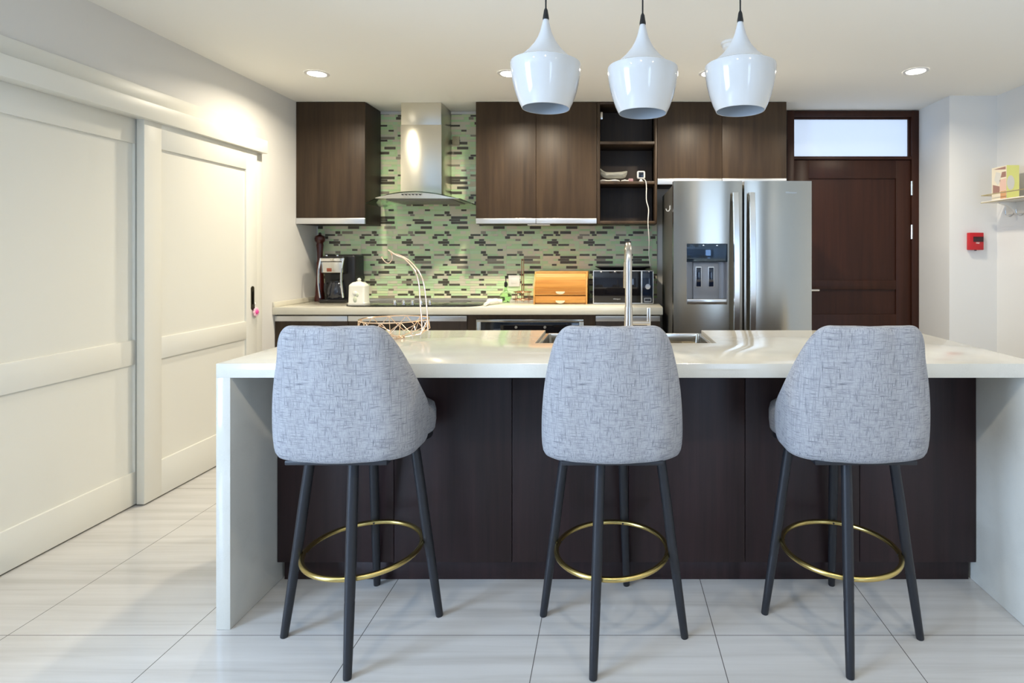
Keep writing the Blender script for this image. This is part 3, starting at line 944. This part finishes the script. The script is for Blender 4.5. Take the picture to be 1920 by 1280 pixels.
# dark tray on the microwave
c = MB()
xa, xe = PX(1116, 4.42), PX(1222, 4.42)
c.loft([[(p_[0], p_[1], z1 + .001) for p_ in rrect(xa + .05, xe - .06, 4.36, 4.60, .05, 5)], [(p_[0], p_[1], z1 + .012) for p_ in rrect(xa + .03, xe - .04, 4.34, 4.62, .06, 5)], [(p_[0], p_[1], z1 + .026) for p_ in rrect(xa, xe - .01, 4.32, 4.64, .07, 5)], [(p_[0], p_[1], z1 + .029) for p_ in rrect(xa, xe - .01, 4.32, 4.64, .07, 5)]])
tag(obj('serving_tray', c, BLKP, origin=((xa + xe) / 2, 4.48, z1)), 'shallow black tray lying on top of the microwave', 'tray')

# ------------------------------------------------------------------ refrigerator
YFR = 3.725
def fx(px): return PX(px, YFR)
def fz(py): return PZ(py, YFR)
t = thing('refrigerator', 'large stainless side-by-side refrigerator with dispenser in the left door', 'refrigerator', (.877, 4.2, 0))
fx0, fxg0, fxg1, fx1, ft = fx(1263), fx(1392), fx(1396), fx(1522.5), fz(339)
c = MB(); c.box(fx0 + .004, fx1 - .004, 3.806, 4.56, .02, ft - .015, .006); obj('body', c, DGREY, t)
c = MB(); c.box(fx0 + .02, fx1 - .02, 3.82, 4.5, .001, .06); obj('base_grille', c, BLKP, t)
def bow(x, a, e):
    u = (x - (a + e) / 2) / ((e - a) / 2)
    return YFR + .006 * u * u * abs(u) ** .6
def fdoor(a, e, z0, z1, hole=None):
    m = MB()
    xs = [a + (e - a) * i / 24 for i in range(25)]
    zs = [z0 + (z1 - z0) * i / 10 for i in range(11)]
    if hole:
        xs = sorted(set([round(v, 5) for v in xs if min(abs(v - hole[0]), abs(v - hole[1])) > .006] + [round(hole[0], 5), round(hole[1], 5)]))
        zs = sorted(set([v for v in zs if min(abs(v - hole[2]), abs(v - hole[3])) > .02] + [hole[2], hole[3]]))
    V = {}
    def v(x, z, back=None):
        key = (x, z, back)
        if key not in V: V[key] = m.bm.verts.new((x, bow(x, a, e) if back is None else back, z))
        return V[key]
    BK = 3.80
    for i in range(len(xs) - 1):
        for j in range(len(zs) - 1):
            if hole and xs[i] >= round(hole[0], 5) - 1e-6 and xs[i + 1] <= round(hole[1], 5) + 1e-6 and zs[j] >= hole[2] - 1e-6 and zs[j + 1] <= hole[3] + 1e-6: continue
            m.bm.faces.new((v(xs[i], zs[j]), v(xs[i + 1], zs[j]), v(xs[i + 1], zs[j + 1]), v(xs[i], zs[j + 1])))
    for i in range(len(xs) - 1):
        for z in (zs[0], zs[-1]): m.bm.faces.new((v(xs[i], z), v(xs[i + 1], z), v(xs[i + 1], z, BK), v(xs[i], z, BK)))
    for j in range(len(zs) - 1):
        for x in (xs[0], xs[-1]): m.bm.faces.new((v(x, zs[j]), v(x, zs[j + 1]), v(x, zs[j + 1], BK), v(x, zs[j], BK)))
    m.bm.faces.new((v(xs[0], zs[0], BK), v(xs[-1], zs[0], BK), v(xs[-1], zs[-1], BK), v(xs[0], zs[-1], BK)))
    return m
hole = (fx(1287.5), fx(1364.5), fz(570.5), fz(456.5))
ld = obj('door', fdoor(fx0, fxg0, .07, ft, hole), STEEL, t, angle=40)
rd = obj('door', fdoor(fxg1, fx1, .07, ft), STEEL, t, angle=40)
for dd, hx in ((ld, PX(1381, 3.67)), (rd, PX(1411.5, 3.67))):
    c = MB()
    zt_, zb_ = PZ(360, 3.67), .52
    rr = []
    for i in range(25):
        u = i / 24
        z = zt_ + (zb_ - zt_) * u
        y = 3.684 - .034 * math.sin(math.pi * u) ** .8
        w_ = .0205
        rr.append([(hx - w_, y + .010, z), (hx - w_ + .004, y, z), (hx + w_ - .004, y, z), (hx + w_, y + .010, z), (hx + w_, y + .016, z), (hx - w_, y + .016, z)])
    c.loft(rr)
    for z in (zt_ - .03, zb_ + .03): c.box(hx - .012, hx + .012, 3.69, YFR + .004, z - .018, z + .018, .004)
    obj('handle', c, STEELH, dd)
hx0, hx1, hz0, hz1 = hole
ds = MB()
ds.box(hx0, hx1, 3.790, 3.7995, hz0, hz1)
ds.box(hx0, hx0 + .004, YFR + .004, 3.795, hz0, hz1); ds.box(hx1 - .004, hx1, YFR + .004, 3.795, hz0, hz1)
ds.prism([(hx0 + .05, hz0 + .03), (hx1 - .05, hz0 + .03), (hx1 - .05, fz(492)), (hx0 + .05, fz(492))], 'y', 3.770, 3.792, .004)
dsp = obj('dispenser', ds, M('light_grey_recess', (0.30, 0.30, 0.31), 0.35, 0.3), ld)
c = MB(); c.box(hx0 + .001, hx1 - .001, YFR + .000, 3.795, fz(491), hz1 - .001, .003); obj('control_panel', c, M('dispenser_mirror_panel', (0.05, 0.075, 0.11), 0.04, 0.7), dsp)
c = MB(); c.box(hx0 + .002, hx1 - .002, YFR - .004, 3.79, hz0 + .001, fz(560.5), .004); obj('drip_tray', c, STEELH, dsp)
for px in (1310, 1333.5):
    yk = 3.76
    c = MB(); c.box(PX(px - 5.7, yk), PX(px + 5.7, yk), yk, yk + .013, PZ(538.5, yk), PZ(499.5, yk), .003); pd = obj('paddle', c, ALU, dsp)
    c = MB(); c.box(PX(px - 4.4, yk), PX(px + 4.4, yk), yk - .002, yk + .002, PZ(537, yk), PZ(501.5, yk), .0006); obj('paddle_inset', c, BLUEG, pd)
lg = text_mesh('logo', 'Whirlpool', .018, CHROME, rd, (fx(1483), bow(fx(1483), fxg1, fx1) - .0012, fz(361)))
# little hook on the fridge side
c = MB()
xh, yh, zh = fx0 + .002, 3.94, PZ(392, 3.94)
c.box(xh - .006, xh + .001, yh - .012, yh + .012, zh - .004, zh + .026, .002)
c.tube(smooth([Vector((xh - .004, yh, zh)), Vector((xh - .010, yh, zh - .012)), Vector((xh - .024, yh, zh - .012)), Vector((xh - .030, yh, zh + .004))]), .0035, 8)
tag(obj('adhesive_hook', c, WHTP, origin=(xh, yh, zh)), 'small white stick-on hook on the dark side of the refrigerator', 'hook')

# ------------------------------------------------------------------ island
IX0, IX1, IY0, IY1, IZ = -1.353, 1.487, 1.943, 2.80, .915
NX0, NX1, NY = -.317, .454, 2.395
c = MB()
poly = [(IX0, IY0), (IX1, IY0), (IX1, IY1), (NX1, IY1), (NX1, NY), (NX0, NY), (NX0, IY1), (IX0, IY1)]
c.prism(poly, 'z', IZ - .049, IZ, .0018)
wt = thing('island_worktop', 'white quartz waterfall worktop of the kitchen island', 'worktop', ((IX0 + IX1) / 2, 2.37, 0))
obj('slab', c, QZ, wt)
for a, e in ((IX0, IX0 + .049), (IX1 - .049, IX1)):
    c = MB(); c.box(a, e, IY0, IY1, .0005, IZ - .0485, .0018); obj('side_leg', c, QZ, wt)
YP, YK = 2.215, 2.245
ix0, ix1 = IX0 + .050, IX1 - .050
t = thing('island_cabinet', 'dark brown panelled base cabinet under the island worktop', 'cabinet', ((ix0 + ix1) / 2, 2.5, 0))
c = MB(); c.box(ix0 + .002, ix1 - .002, YP + .021, IY1 - .02, .085, .60); c.box(ix0 + .002, NX0 - .06, YP + .021, IY1 - .02, .595, IZ - .050); c.box(NX1 + .06, ix1 - .002, YP + .021, IY1 - .02, .595, IZ - .050); c.box(NX0 - .07, NX1 + .07, YP + .021, NY - .03, .595, IZ - .050); obj('carcass', c, CABD, t)
c = MB(); c.box(ix0 + .012, ix1 - .012, YK, YK + .018, .001, .084, .001); obj('plinth', c, ISLW, t)
seams = [ix0] + [PX(p_, YP) for p_ in (738.5, 960, 1178.5, 1397, 1612)] + [ix1]
for a, e in zip(seams, seams[1:]):
    c = MB(); c.box(a + .0012, e - .0012, YP, YP + .020, .0845, IZ - .050, .0012); obj('back_panel', c, ISLW, t)
# sink set in the rear edge
t = thing('sink', 'stainless undermount sink set into the rear edge of the island', 'sink', ((NX0 + NX1) / 2, 2.6, IZ - .25))
c = MB()
zr = IZ - .014
sx0, sx1, sy0, sy1 = NX0 + .002, NX1 - .002, NY + .002, IY1 - .002
rim = .016
c.box(sx0, sx1, sy0, sy0 + rim, zr - .01, zr, .002); c.box(sx0, sx1, sy1 - rim, sy1, zr - .05, zr, .003)
c.box(sx0, sx0 + rim, sy0, sy1, zr - .01, zr, .002); c.box(sx1 - rim, sx1, sy0, sy1, zr - .01, zr, .002)
obj('rim', c, STEELH, t)
c = MB()
R = [[(p_[0], p_[1], z) for p_ in rrect(sx0 + i_, sx1 - i_, sy0 + i_, sy1 - i_, r_, 6)] for i_, z, r_ in ((.014, zr - .002, .02), (.016, zr - .10, .03), (.02, zr - .185, .04), (.05, zr - .20, .05))]
c.loft(R, cap=False)
c.face([q for q in R[-1]])
obj('basin', c, STEEL, t)
c = MB(); c.lathe([(.04, zr - .1995), (.04, zr - .197), (.02, zr - .198)], ((sx0 + sx1) / 2, 2.6), 20); obj('drain', c, CHROME, t)
# faucet in front of the sink
yf = 2.335
xf = PX(1178.5, yf)
t = thing('faucet', 'tall brushed nickel pull-out kitchen faucet standing on the island', 'faucet', (xf, yf, IZ))
c = MB(); c.lathe([(.026, IZ + .0005), (.026, IZ + .006), (.0215, IZ + .010), (.0205, IZ + .06), (.0175, IZ + .12), (.0160, IZ + .16)], (xf, yf), 24); obj('base', c, NICKEL, t)
zt_ = PZ(453, yf)
c = MB()
P = [Vector((xf, yf, IZ + .155)), Vector((xf, yf, IZ + .26)), Vector((xf, yf, zt_ - .07)), Vector((xf, yf + .03, zt_ - .022)), Vector((xf, yf + .085, zt_ - .014)), Vector((xf, yf + .14, zt_ - .035)), Vector((xf, yf + .165, zt_ - .09))]
c.tube(smooth(P, 8), .0142, 18); obj('spout', c, NICKEL, t)
c = MB(); c.tube([(xf, yf + .164, zt_ - .085), (xf, yf + .172, zt_ - .20)], [.0165, .0175], 18); obj('spray_head', c, NICKEL, t)
c = MB()
zl = PZ(605.5, yf)
xl = PX(1216.5, yf)
c.tube([(xf + .012, yf, zl), (xl + .004, yf, zl)], .008, 12)
lv = obj('lever_arm', c, NICKEL, t)
c = MB(); c.box(xl - .008, xl + .008, yf - .004, yf + .006, zl - .012, PZ(576, yf), .0035, 3); obj('lever', c, NICKEL, t)

# wire fruit basket with banana hook
yb = 2.55
xb = PX(739.5, yb)
t = thing('fruit_basket', 'rose gold wire fruit basket with curved banana hook on the island', 'fruit basket', (xb, yb, IZ))
rt, rm, rb = .150, .153, .045
zt_, zm_, zb_ = PZ(598, yb), PZ(598, yb) - .045, IZ + .003
def circ(r, z, n=48): return [(xb + r * math.cos(2 * math.pi * i / n), yb + r * math.sin(2 * math.pi * i / n), z) for i in range(n)]
c = MB(); c.tube(circ(rt, zt_), .0032, 6, closed=True); obj('rim', c, ROSE, t)
c = MB()
n = 12
for k in range(n):
    a0, a1, a2 = 2 * math.pi * k / n, 2 * math.pi * (k + .5) / n, 2 * math.pi * (k + 1) / n
    A = (xb + rt * math.cos(a0), yb + rt * math.sin(a0), zt_); A2 = (xb + rt * math.cos(a2), yb + rt * math.sin(a2), zt_)
    Bm = (xb + rm * math.cos(a1), yb + rm * math.sin(a1), zm_)
    c.tube([A, Bm], .0017, 5); c.tube([A2, Bm], .0017, 5)
    D = (xb + .118 * math.cos(a0), yb + .118 * math.sin(a0), zm_ - .022)
    D2 = (xb + .118 * math.cos(a2), yb + .118 * math.sin(a2), zm_ - .022)
    c.tube([D, Bm], .0017, 5); c.tube([D2, Bm], .0017, 5)
    if k % 2 == 0: c.tube([A, D, (xb + rb * math.cos(a0), yb + rb * math.sin(a0), zb_)], .0017, 5)
obj('wire_lattice', c, ROSE, t)
c = MB(); c.tube(circ(rb, zb_, 28), .0026, 6, closed=True); c.tube(circ(rb * .55, zb_, 24), .0022, 6, closed=True)
for k in range(6):
    a = 2 * math.pi * k / 6
    c.tube([(xb + rb * .5 * math.cos(a), yb + rb * .5 * math.sin(a), zb_), (xb + rb * math.cos(a), yb + rb * math.sin(a), zb_)], .0018, 5)
obj('base_ring', c, ROSE, t)
c = MB()
for pts, y in (([(791, 622), (790.5, 600), (788, 570), (785, 530), (776, 505), (758, 485), (742, 477.5), (727.5, 468.5)], yb - .075), ([(802, 620), (801.5, 598), (799, 565), (794, 530), (784, 508), (771, 492), (755, 481), (742, 476)], yb - .045)):
    c.tube(smooth([Vector((PX(a, y), y, PZ(b_, y))) for a, b_ in pts]), .0034, 8)
hk = obj('stem', c, ROSE, t)
c = MB(); y = yb - .06
c.tube(smooth([Vector((PX(a, y), y, PZ(b_, y))) for a, b_ in [(731, 470.5), (735, 478), (735, 486), (730, 492.5), (724, 492), (719, 487), (716, 482.5)]]), .0026, 6)
c.sphere((PX(716, y), y, PZ(482.5, y)), .0036, 8)
obj('banana_hook', c, ROSE, t)

# ------------------------------------------------------------------ bar stools
def arc_row(z, hw, yr, yf, th, n_side=5, n_arc=8, n_mid=4):
    rc = min(.105, max(.02, (yf - yr) * .95))
    rx = min(.125, hw * .62)
    def path(hw, yr, yf, rc, rx):
        L_ = []
        for i in range(n_side): L_.append((-hw, yf + (yr + rc - yf) * i / n_side))
        for i in range(n_arc):
            a = math.radians(90 * i / n_arc)
            L_.append((-hw + rx - rx * math.cos(a), yr + rc - (rc - .012) * math.sin(a)))
        for i in range(n_mid + 1):
            u = i / n_mid
            L_.append((-(hw - rx) * (1 - u), yr + .012 * (1 - u) ** 2))
        return L_ + [(-x, y) for x, y in L_[-2::-1]]
    o = path(hw, yr, yf, rc, rx)
    i_ = path(hw - th, yr + th, yf - .004, max(rc - th * .6, .012), max(rx - th * .6, .03))
    tipR = (hw - th / 2, yf + .014)
    tipL = (-(hw - th / 2), yf + .014)
    return [(x, y, z) for x, y in o] + [(*tipR, z)] + [(x, y, z) for x, y in i_[::-1]] + [(*tipL, z)], len(o)

SHELL = [(.640, .202, -.210, -.030, .036), (.645, .221, -.227, -.008, .046), (.675, .228, -.233, .006, .050), (.730, .2285, -.239, .014, .052), (.775, .227, -.243, .010, .052),
         (.805, .225, -.246, -.018, .052), (.840, .222, -.249, -.052, .051), (.880, .217, -.253, -.088, .049), (.925, .209, -.257, -.125, .047), (.965, .199, -.261, -.155, .044),
         (1.000, .189, -.264, -.180, .042), (1.030, .177, -.267, -.200, .039), (1.052, .163, -.268, -.213, .036), (1.066, .148, -.266, -.221, .032), (1.073, .132, -.260, -.230, .020)]
def make_stool():
    t = thing('bar_stool', '', 'bar stool', (0, 0, 0), 'grey bar stools at the island')
    m = MB()
    rings = []
    for z, hw, yr, yf, th in SHELL:
        r, n = arc_row(z, hw, yr, yf, th)
        rings.append(r)
    R = [[m.bm.verts.new(p_) for p_ in r] for r in rings]
    k = len(rings[0])
    for a, b_ in zip(R, R[1:]):
        for i in range(k):
            j = (i + 1) % k
            m.bm.faces.new((a[i], a[j], b_[j], b_[i]))
    for ring in (R[0], R[-1]):
        o, inn = ring[:n], ring[n + 1:2 * n + 1][::-1]
        for i in range(n - 1): m.bm.faces.new((o[i], o[i + 1], inn[i + 1], inn[i]))
        m.bm.faces.new((o[n - 1], ring[n], inn[n - 1])); m.bm.faces.new((o[0], inn[0], ring[2 * n + 1]))
    obj('backrest', m, FAB, t, angle=80, subsurf=1)
    # cushion
    m = MB()
    def plan(k_, z):
        pts = []
        N_ = 40
        for i in range(N_):
            a = 2 * math.pi * i / N_
            ca, sa = math.cos(a), math.sin(a)
            x = abs(ca) ** .45 * math.copysign(1, ca); y = abs(sa) ** .5 * math.copysign(1, sa)
            yy = .025 + y * .205 * k_
            hw = .172 + .040 * min(1, max(0, (yy + .005) / .07))
            pts.append((x * hw * k_, yy, z))
        return pts
    m.loft([plan(.93, .638), plan(.985, .648), plan(1.0, .675), plan(1.0, .71), plan(.975, .735), plan(.90, .748), plan(.6, .754)])
    obj('seat_cushion', m, FAB, t, angle=80)
    m = MB(); m.loft([plan(.90, .618), plan(.95, .623), plan(.95, .640)]); obj('seat_base', m, BLKM, t)
    m = MB(); m.box(-.160, .160, -.205, .14, .633, .648, .004); obj('swivel_plate', m, BLKM, t)
    for i in range(4):
        a = math.pi / 2 * i
        d = (math.sin(a), -math.cos(a))
        m = MB()
        P = [(.165, .630, .0165), (.172, .585, .0166), (.1905, .45, .0172), (.205, .335, .0170), (.2205, .225, .0158), (.2215, .219, .0150), (.222, .214, .0158), (.240, .085, .0142), (.2515, .004, .0128), (.252, .0006, .0120)]
        m.tube([(d[0] * r, d[1] * r, z) for r, z, _ in P], [q for _, _, q in P], 16)
        obj('leg', m, BLKM, t)
    m = MB(); rr = .192
    m.tube([(rr * math.cos(2 * math.pi * i / 64), rr * math.sin(2 * math.pi * i / 64), .272) for i in range(64)], .0088, 12, closed=True)
    obj('foot_ring', m, GOLD, t)
    for i in range(4):
        a = math.pi / 2 * i
        d = (math.sin(a), -math.cos(a))
        m = MB(); m.tube([(d[0] * (rr - .0105), d[1] * (rr - .0105), .272), (d[0] * (rr + .006), d[1] * (rr + .006), .272)], .0034, 8); obj('screw', m, BLKM, t)
    return t
stool = make_stool()
places = [(-.853, 1.964, 0, 12.8, 'leftmost grey fabric bar stool, its back in front of the fruit basket'),
          (.008, 1.962, 0, -13.3, 'middle grey fabric bar stool, its back in front of the faucet and sink'),
          (.800, 1.965, 0, -15.4, 'rightmost grey fabric bar stool, its back in front of the entry door')]
for i, (x, y, rz, base_rot, lab) in enumerate(places):
    o = stool if i == 0 else copy_tree(stool)
    o.location = (x, y, 0)
    o.rotation_euler = (0, 0, math.radians(rz))
    o['label'] = lab
    for ch in o.children:
        if ch.name.split('.')[0] in ('leg', 'foot_ring', 'screw'): ch.rotation_euler = (0, 0, math.radians(base_rot))

# ------------------------------------------------------------------ pendants
def make_pendant():
    t = thing('pendant_lamp', '', 'pendant lamp', (0, 0, 0), 'white pendant lamps over the island')
    z0 = 1.813                                    # lower rim of the middle one; local z from there
    c = MB()
    c.lathe([(.0885, 0), (.0995, .022), (.112, .056), (.122, .094), (.1285, .130), (.1315, .158), (.130, .166), (.122, .1705), (.120, .166), (.118, .13), (.109, .08), (.0975, .035), (.0865, 0)], (0, 0), 56, cap=False)
    c.loft([[(.0885 * math.cos(2 * math.pi * i / 56), .0885 * math.sin(2 * math.pi * i / 56), 0) for i in range(56)], [(.0865 * math.cos(2 * math.pi * i / 56), .0865 * math.sin(2 * math.pi * i / 56), 0) for i in range(56)]], cap=False)
    obj('shade', c, LAMPO, t)
    c = MB()
    c.lathe([(.125, .166), (.112, .1725), (.090, .190), (.066, .212), (.042, .242), (.029, .266), (.021, .286), (.0135, .315), (.009, .333)], (0, 0), 48)
    obj('cone', c, LAMPM, t)
    c = MB()
    c.lathe([(.0862, .0008), (.0965, .035), (.108, .08), (.117, .13), (.118, .16), (.05, .164)], (0, 0), 48, cap=False)
    obj('lining', c, LAMPI, t)
    c = MB(); c.lathe([(.0115, .330), (.0120, .335), (.0095, .350), (.0075, .364), (.004, .372)], (0, 0), 16); obj('cord_grip', c, BLKP, t)
    c = MB(); c.tube([(0, 0, .368), (0, 0, H - z0 - .02)], .0030, 8); obj('cord', c, BLKP, t)
    c = MB(); c.lathe([(.05, H - z0 - .022), (.05, H - z0 + .03)], (0, 0), 24); obj('ceiling_rose', c, LAMPM, t)
    c = MB(); c.lathe([(.018, .163), (.018, .115), (.024, .10), (.030, .075), (.024, .052), (.008, .044)], (0, 0), 20); obj('bulb', c, BULB, t)
    return t
pend = make_pendant()
YPN = 2.1
for i, (px, py, lab) in enumerate(((1023.5, 203.5, 'leftmost white bell-shaped pendant lamp over the island'), (1205, 213, 'middle white bell-shaped pendant lamp, hanging lowest over the island'), (1388, 208.3, 'rightmost white bell-shaped pendant lamp, near the smoke detector'))):
    o = pend if i == 0 else copy_tree(pend)
    z = PZ(py, YPN)
    o.location = (PX(px, YPN), YPN, z)
    o['label'] = lab
    for ch in o.children:
        n = ch.name.split('.')[0]
        if n == 'ceiling_rose': ch.location.z = 1.813 - z - .009
        if n == 'cord':
            ch.scale.z = (H - z - .015) / (H - 1.813 - .015)

# ------------------------------------------------------------------ ceiling lamps
def downlight(x, y, label, power, group='recessed ceiling lamps'):
    t = thing('ceiling_spotlight', label, 'ceiling lamp', (x, y, H), group)
    c = MB(); c.lathe([(.055, H - .004), (.075, H - .004), (.078, H - .0005)], (x, y), 32, cap=False); obj('trim_ring', c, LAMPM, t)
    c = MB(); c.lathe([(.057, H - .0030), (.057, H - .0045), (.02, H - .0055)], (x, y), 32); obj('diffuser', c, LENS, t)
    a = area('spot_lamp', (x, y, H - .012), (x, y, 0), .10, .10, power, WARM, 'DISK', 155)
    a.parent = t
    a.location = (0, 0, -.012)
downlight(-1.916, 3.70, 'round recessed ceiling lamp above the left end of the back worktop', LAMP_W * .50)
downlight(-.656, 3.70, 'round recessed ceiling lamp half hidden behind the leftmost pendant', LAMP_W)
downlight(.66, 3.70, 'round recessed ceiling lamp hidden behind the rightmost pendant', LAMP_W)
downlight(1.977, 3.65, 'round recessed ceiling lamp in front of the entry door', LAMP_W * .46)
for x in (-1.15, -.1, .95, 2.0):  # unseen lamps added for warm fill, spaced to suit the fridge reflections
    downlight(x, .55, 'round unseen ceiling lamp added behind the viewpoint for warm fill', LAMP_W * .22, 'added unseen ceiling lamps')
t = thing('smoke_detector', 'white round smoke detector on the ceiling behind the rightmost pendant', 'smoke detector', (PX(1372, 3.16), 3.16, H))
xs_, ys_ = PX(1372, 3.16), 3.16
c = MB(); c.lathe([(.060, H - .0005), (.060, H - .014), (.052, H - .016), (.050, H - .034), (.036, H - .046)], (xs_, ys_), 32); obj('housing', c, WHTP, t)
c = MB(); c.lathe([(.012, H - .046), (.012, H - .052)], (xs_ - .005, ys_ - .01), 14); obj('sensor', c, BLKP, t)

# ------------------------------------------------------------------ right wall: alarm, shelf
ya = YN
t = thing('fire_alarm_call_point', 'small red fire alarm box on the white wall beside the entry door', 'fire alarm', (PX(1830.5, ya), ya, PZ(453, ya)))
x0, x1, z0, z1 = PX(1817, ya - .03), PX(1844, ya - .03), PZ(468.5, ya - .03), PZ(436, ya - .03)
c = MB(); c.box(x0, x1, ya - .035, ya - .0005, z0, z1, .004); obj('housing', c, RED, t)
c = MB(); c.box(x0 + .028, x1 - .004, ya - .0375, ya - .033, z1 - .068, z1 - .030, .001); wd = obj('window', c, M('dark_red_window', (0.035, 0.012, 0.014), 0.15), t)
text_mesh('lettering', 'FIRE', .015, WHT, t, ((x0 + x1) / 2 + .008, ya - .0358, z1 - .078))
c = MB(); c.lathe([(.008, z0 - .006), (.008, z0 + .002)], ((x0 + x1) / 2, ya - .02), 12); obj('test_key', c, BLKP, t)

# key shelf on the right wall
xo, xw = 2.705, WR
ys0, ys1 = 2.95, 4.12
t = thing('key_shelf', 'white wall shelf with gold rail and hooks on the right wall', 'wall shelf', (xw, (ys0 + ys1) / 2, 1.667))
zb_ = 1.662
c = MB(); c.box(xo, xw - .0005, ys0, ys1, zb_, zb_ + .012, .002); obj('shelf_board', c, SHELFW, t)
c = MB()
c.tube([(xo + .003, ys0, zb_ + .056), (xo + .003, ys1 - .003, zb_ + .056), (xw - .004, ys1 - .003, zb_ + .056)], .0036, 8)
c.box(xo - .0015, xo + .003, ys0, ys1, zb_ - .001, zb_ + .004)
obj('rail', c, GOLDW, t)
c = MB()
c.box(xw - .022, xw - .0005, ys0, ys1 - .03, zb_ - .085, zb_, .002)
obj('hook_board', c, SHELFW, t)
for yy in (ys1 - .12, ys0 + .12):
    c = MB(); c.prism([(xw - .02, zb_), (xo + .05, zb_), (xo + .055, zb_ - .012), (xw - .075, zb_ - .03), (xw - .04, zb_ - .055), (xw - .02, zb_ - .09)], 'y', yy - .012, yy + .012, .002); obj('bracket', c, SHELFW, t)
hooks_y = [4.005, 3.90, 3.79, 3.68, 3.57]
for yy in hooks_y:
    c = MB()
    z = zb_ - .062
    c.tube(smooth([Vector((xw - .022, yy, z)), Vector((xw - .03, yy, z - .025)), Vector((xw - .055, yy, z - .042)), Vector((xw - .082, yy, z - .028)), Vector((xw - .088, yy, z + .002))]), .0034, 8)
    obj('hook', c, STEELH, t)
t = thing('hanging_key', 'small brass key hanging from a hook of the wall shelf', 'key', (xw - .056, 3.79, zb_ - .11))
c = MB(); yk = 3.79; zk = zb_ - .062 - .042
c.tube([(xw - .056 + .014 * math.cos(a), yk, zk - .012 + .014 * math.sin(a)) for a in [2 * math.pi * i / 16 for i in range(16)]], .0015, 6, closed=True); obj('key_ring', c, CHROME, t)
c = MB(); c.sphere((xw - .056, yk, zk - .040), .017, 12, sy=.25); c.box(xw - .061, xw - .051, yk - .002, yk + .002, zk - .085, zk - .045, .001); c.box(xw - .051, xw - .044, yk - .002, yk + .002, zk - .080, zk - .070); obj('key_blank', c, KEYM, t)

# patterned gift box on the shelf
zb2 = zb_ + .0125
bx0_, bx1_, by0, by1 = 2.735, 2.822, 3.895, 4.045
zt2 = PZ(309.5, by0)
t = thing('patterned_box', 'upright box with pink geometric side and yellow front on the wall shelf', 'box', ((bx0_ + bx1_) / 2, (by0 + by1) / 2, zb2))
m = MB()
m.mi = 0
m.box(bx0_, bx1_, by0, by1, zb2, zt2, .001)
hh = zt2 - zb2
def sidepoly(pts, mi):
    m.mi = mi
    m.face([(bx0_ - .0006, by1 + (by0 - by1) * u, zb2 + hh * v) for u, v in pts])
sidepoly([(.0, .0), (1, 0), (1, 1), (0, 1)], 0)
def sp(pts, mi):
    m.mi = mi
    m.face([(bx0_ - .0012, by1 + (by0 - by1) * u, zb2 + hh * v) for u, v in pts])
sp([(.12, .95), (.95, .97), (.95, .88)], 2)
sp([(.18, .62), (.30, .86), (.62, .80), (.58, .55), (.42, .44)], 5)
sp([(.62, .66), (.70, .82), (.97, .82), (.97, .66)], 2)
sp([(.08, .22), (.08, .48), (.55, .40), (.55, .22)], 2)
sp([(.56, .26), (.56, .60), (.98, .62), (.98, .26)], 1)
sp([(.60, .02), (.60, .25), (.98, .25), (.98, .02)], 3)
m.mi = 4
m.face([(bx0_, by0 - .0006, zb2), (bx1_, by0 - .0006, zb2), (bx1_, by0 - .0006, zt2), (bx0_, by0 - .0006, zt2)])
m.mi = 5
xc_, zc_ = bx0_ + .028, zb2 + hh * .48
m.face([(xc_ + .026 * math.cos(2 * math.pi * i / 32), by0 - .0012, zc_ + .050 * math.sin(2 * math.pi * i / 32)) for i in range(32)])
obj('carton', m, [ARTC, ARTP, ARTR, ARTO, ARTY, ARTG], t)
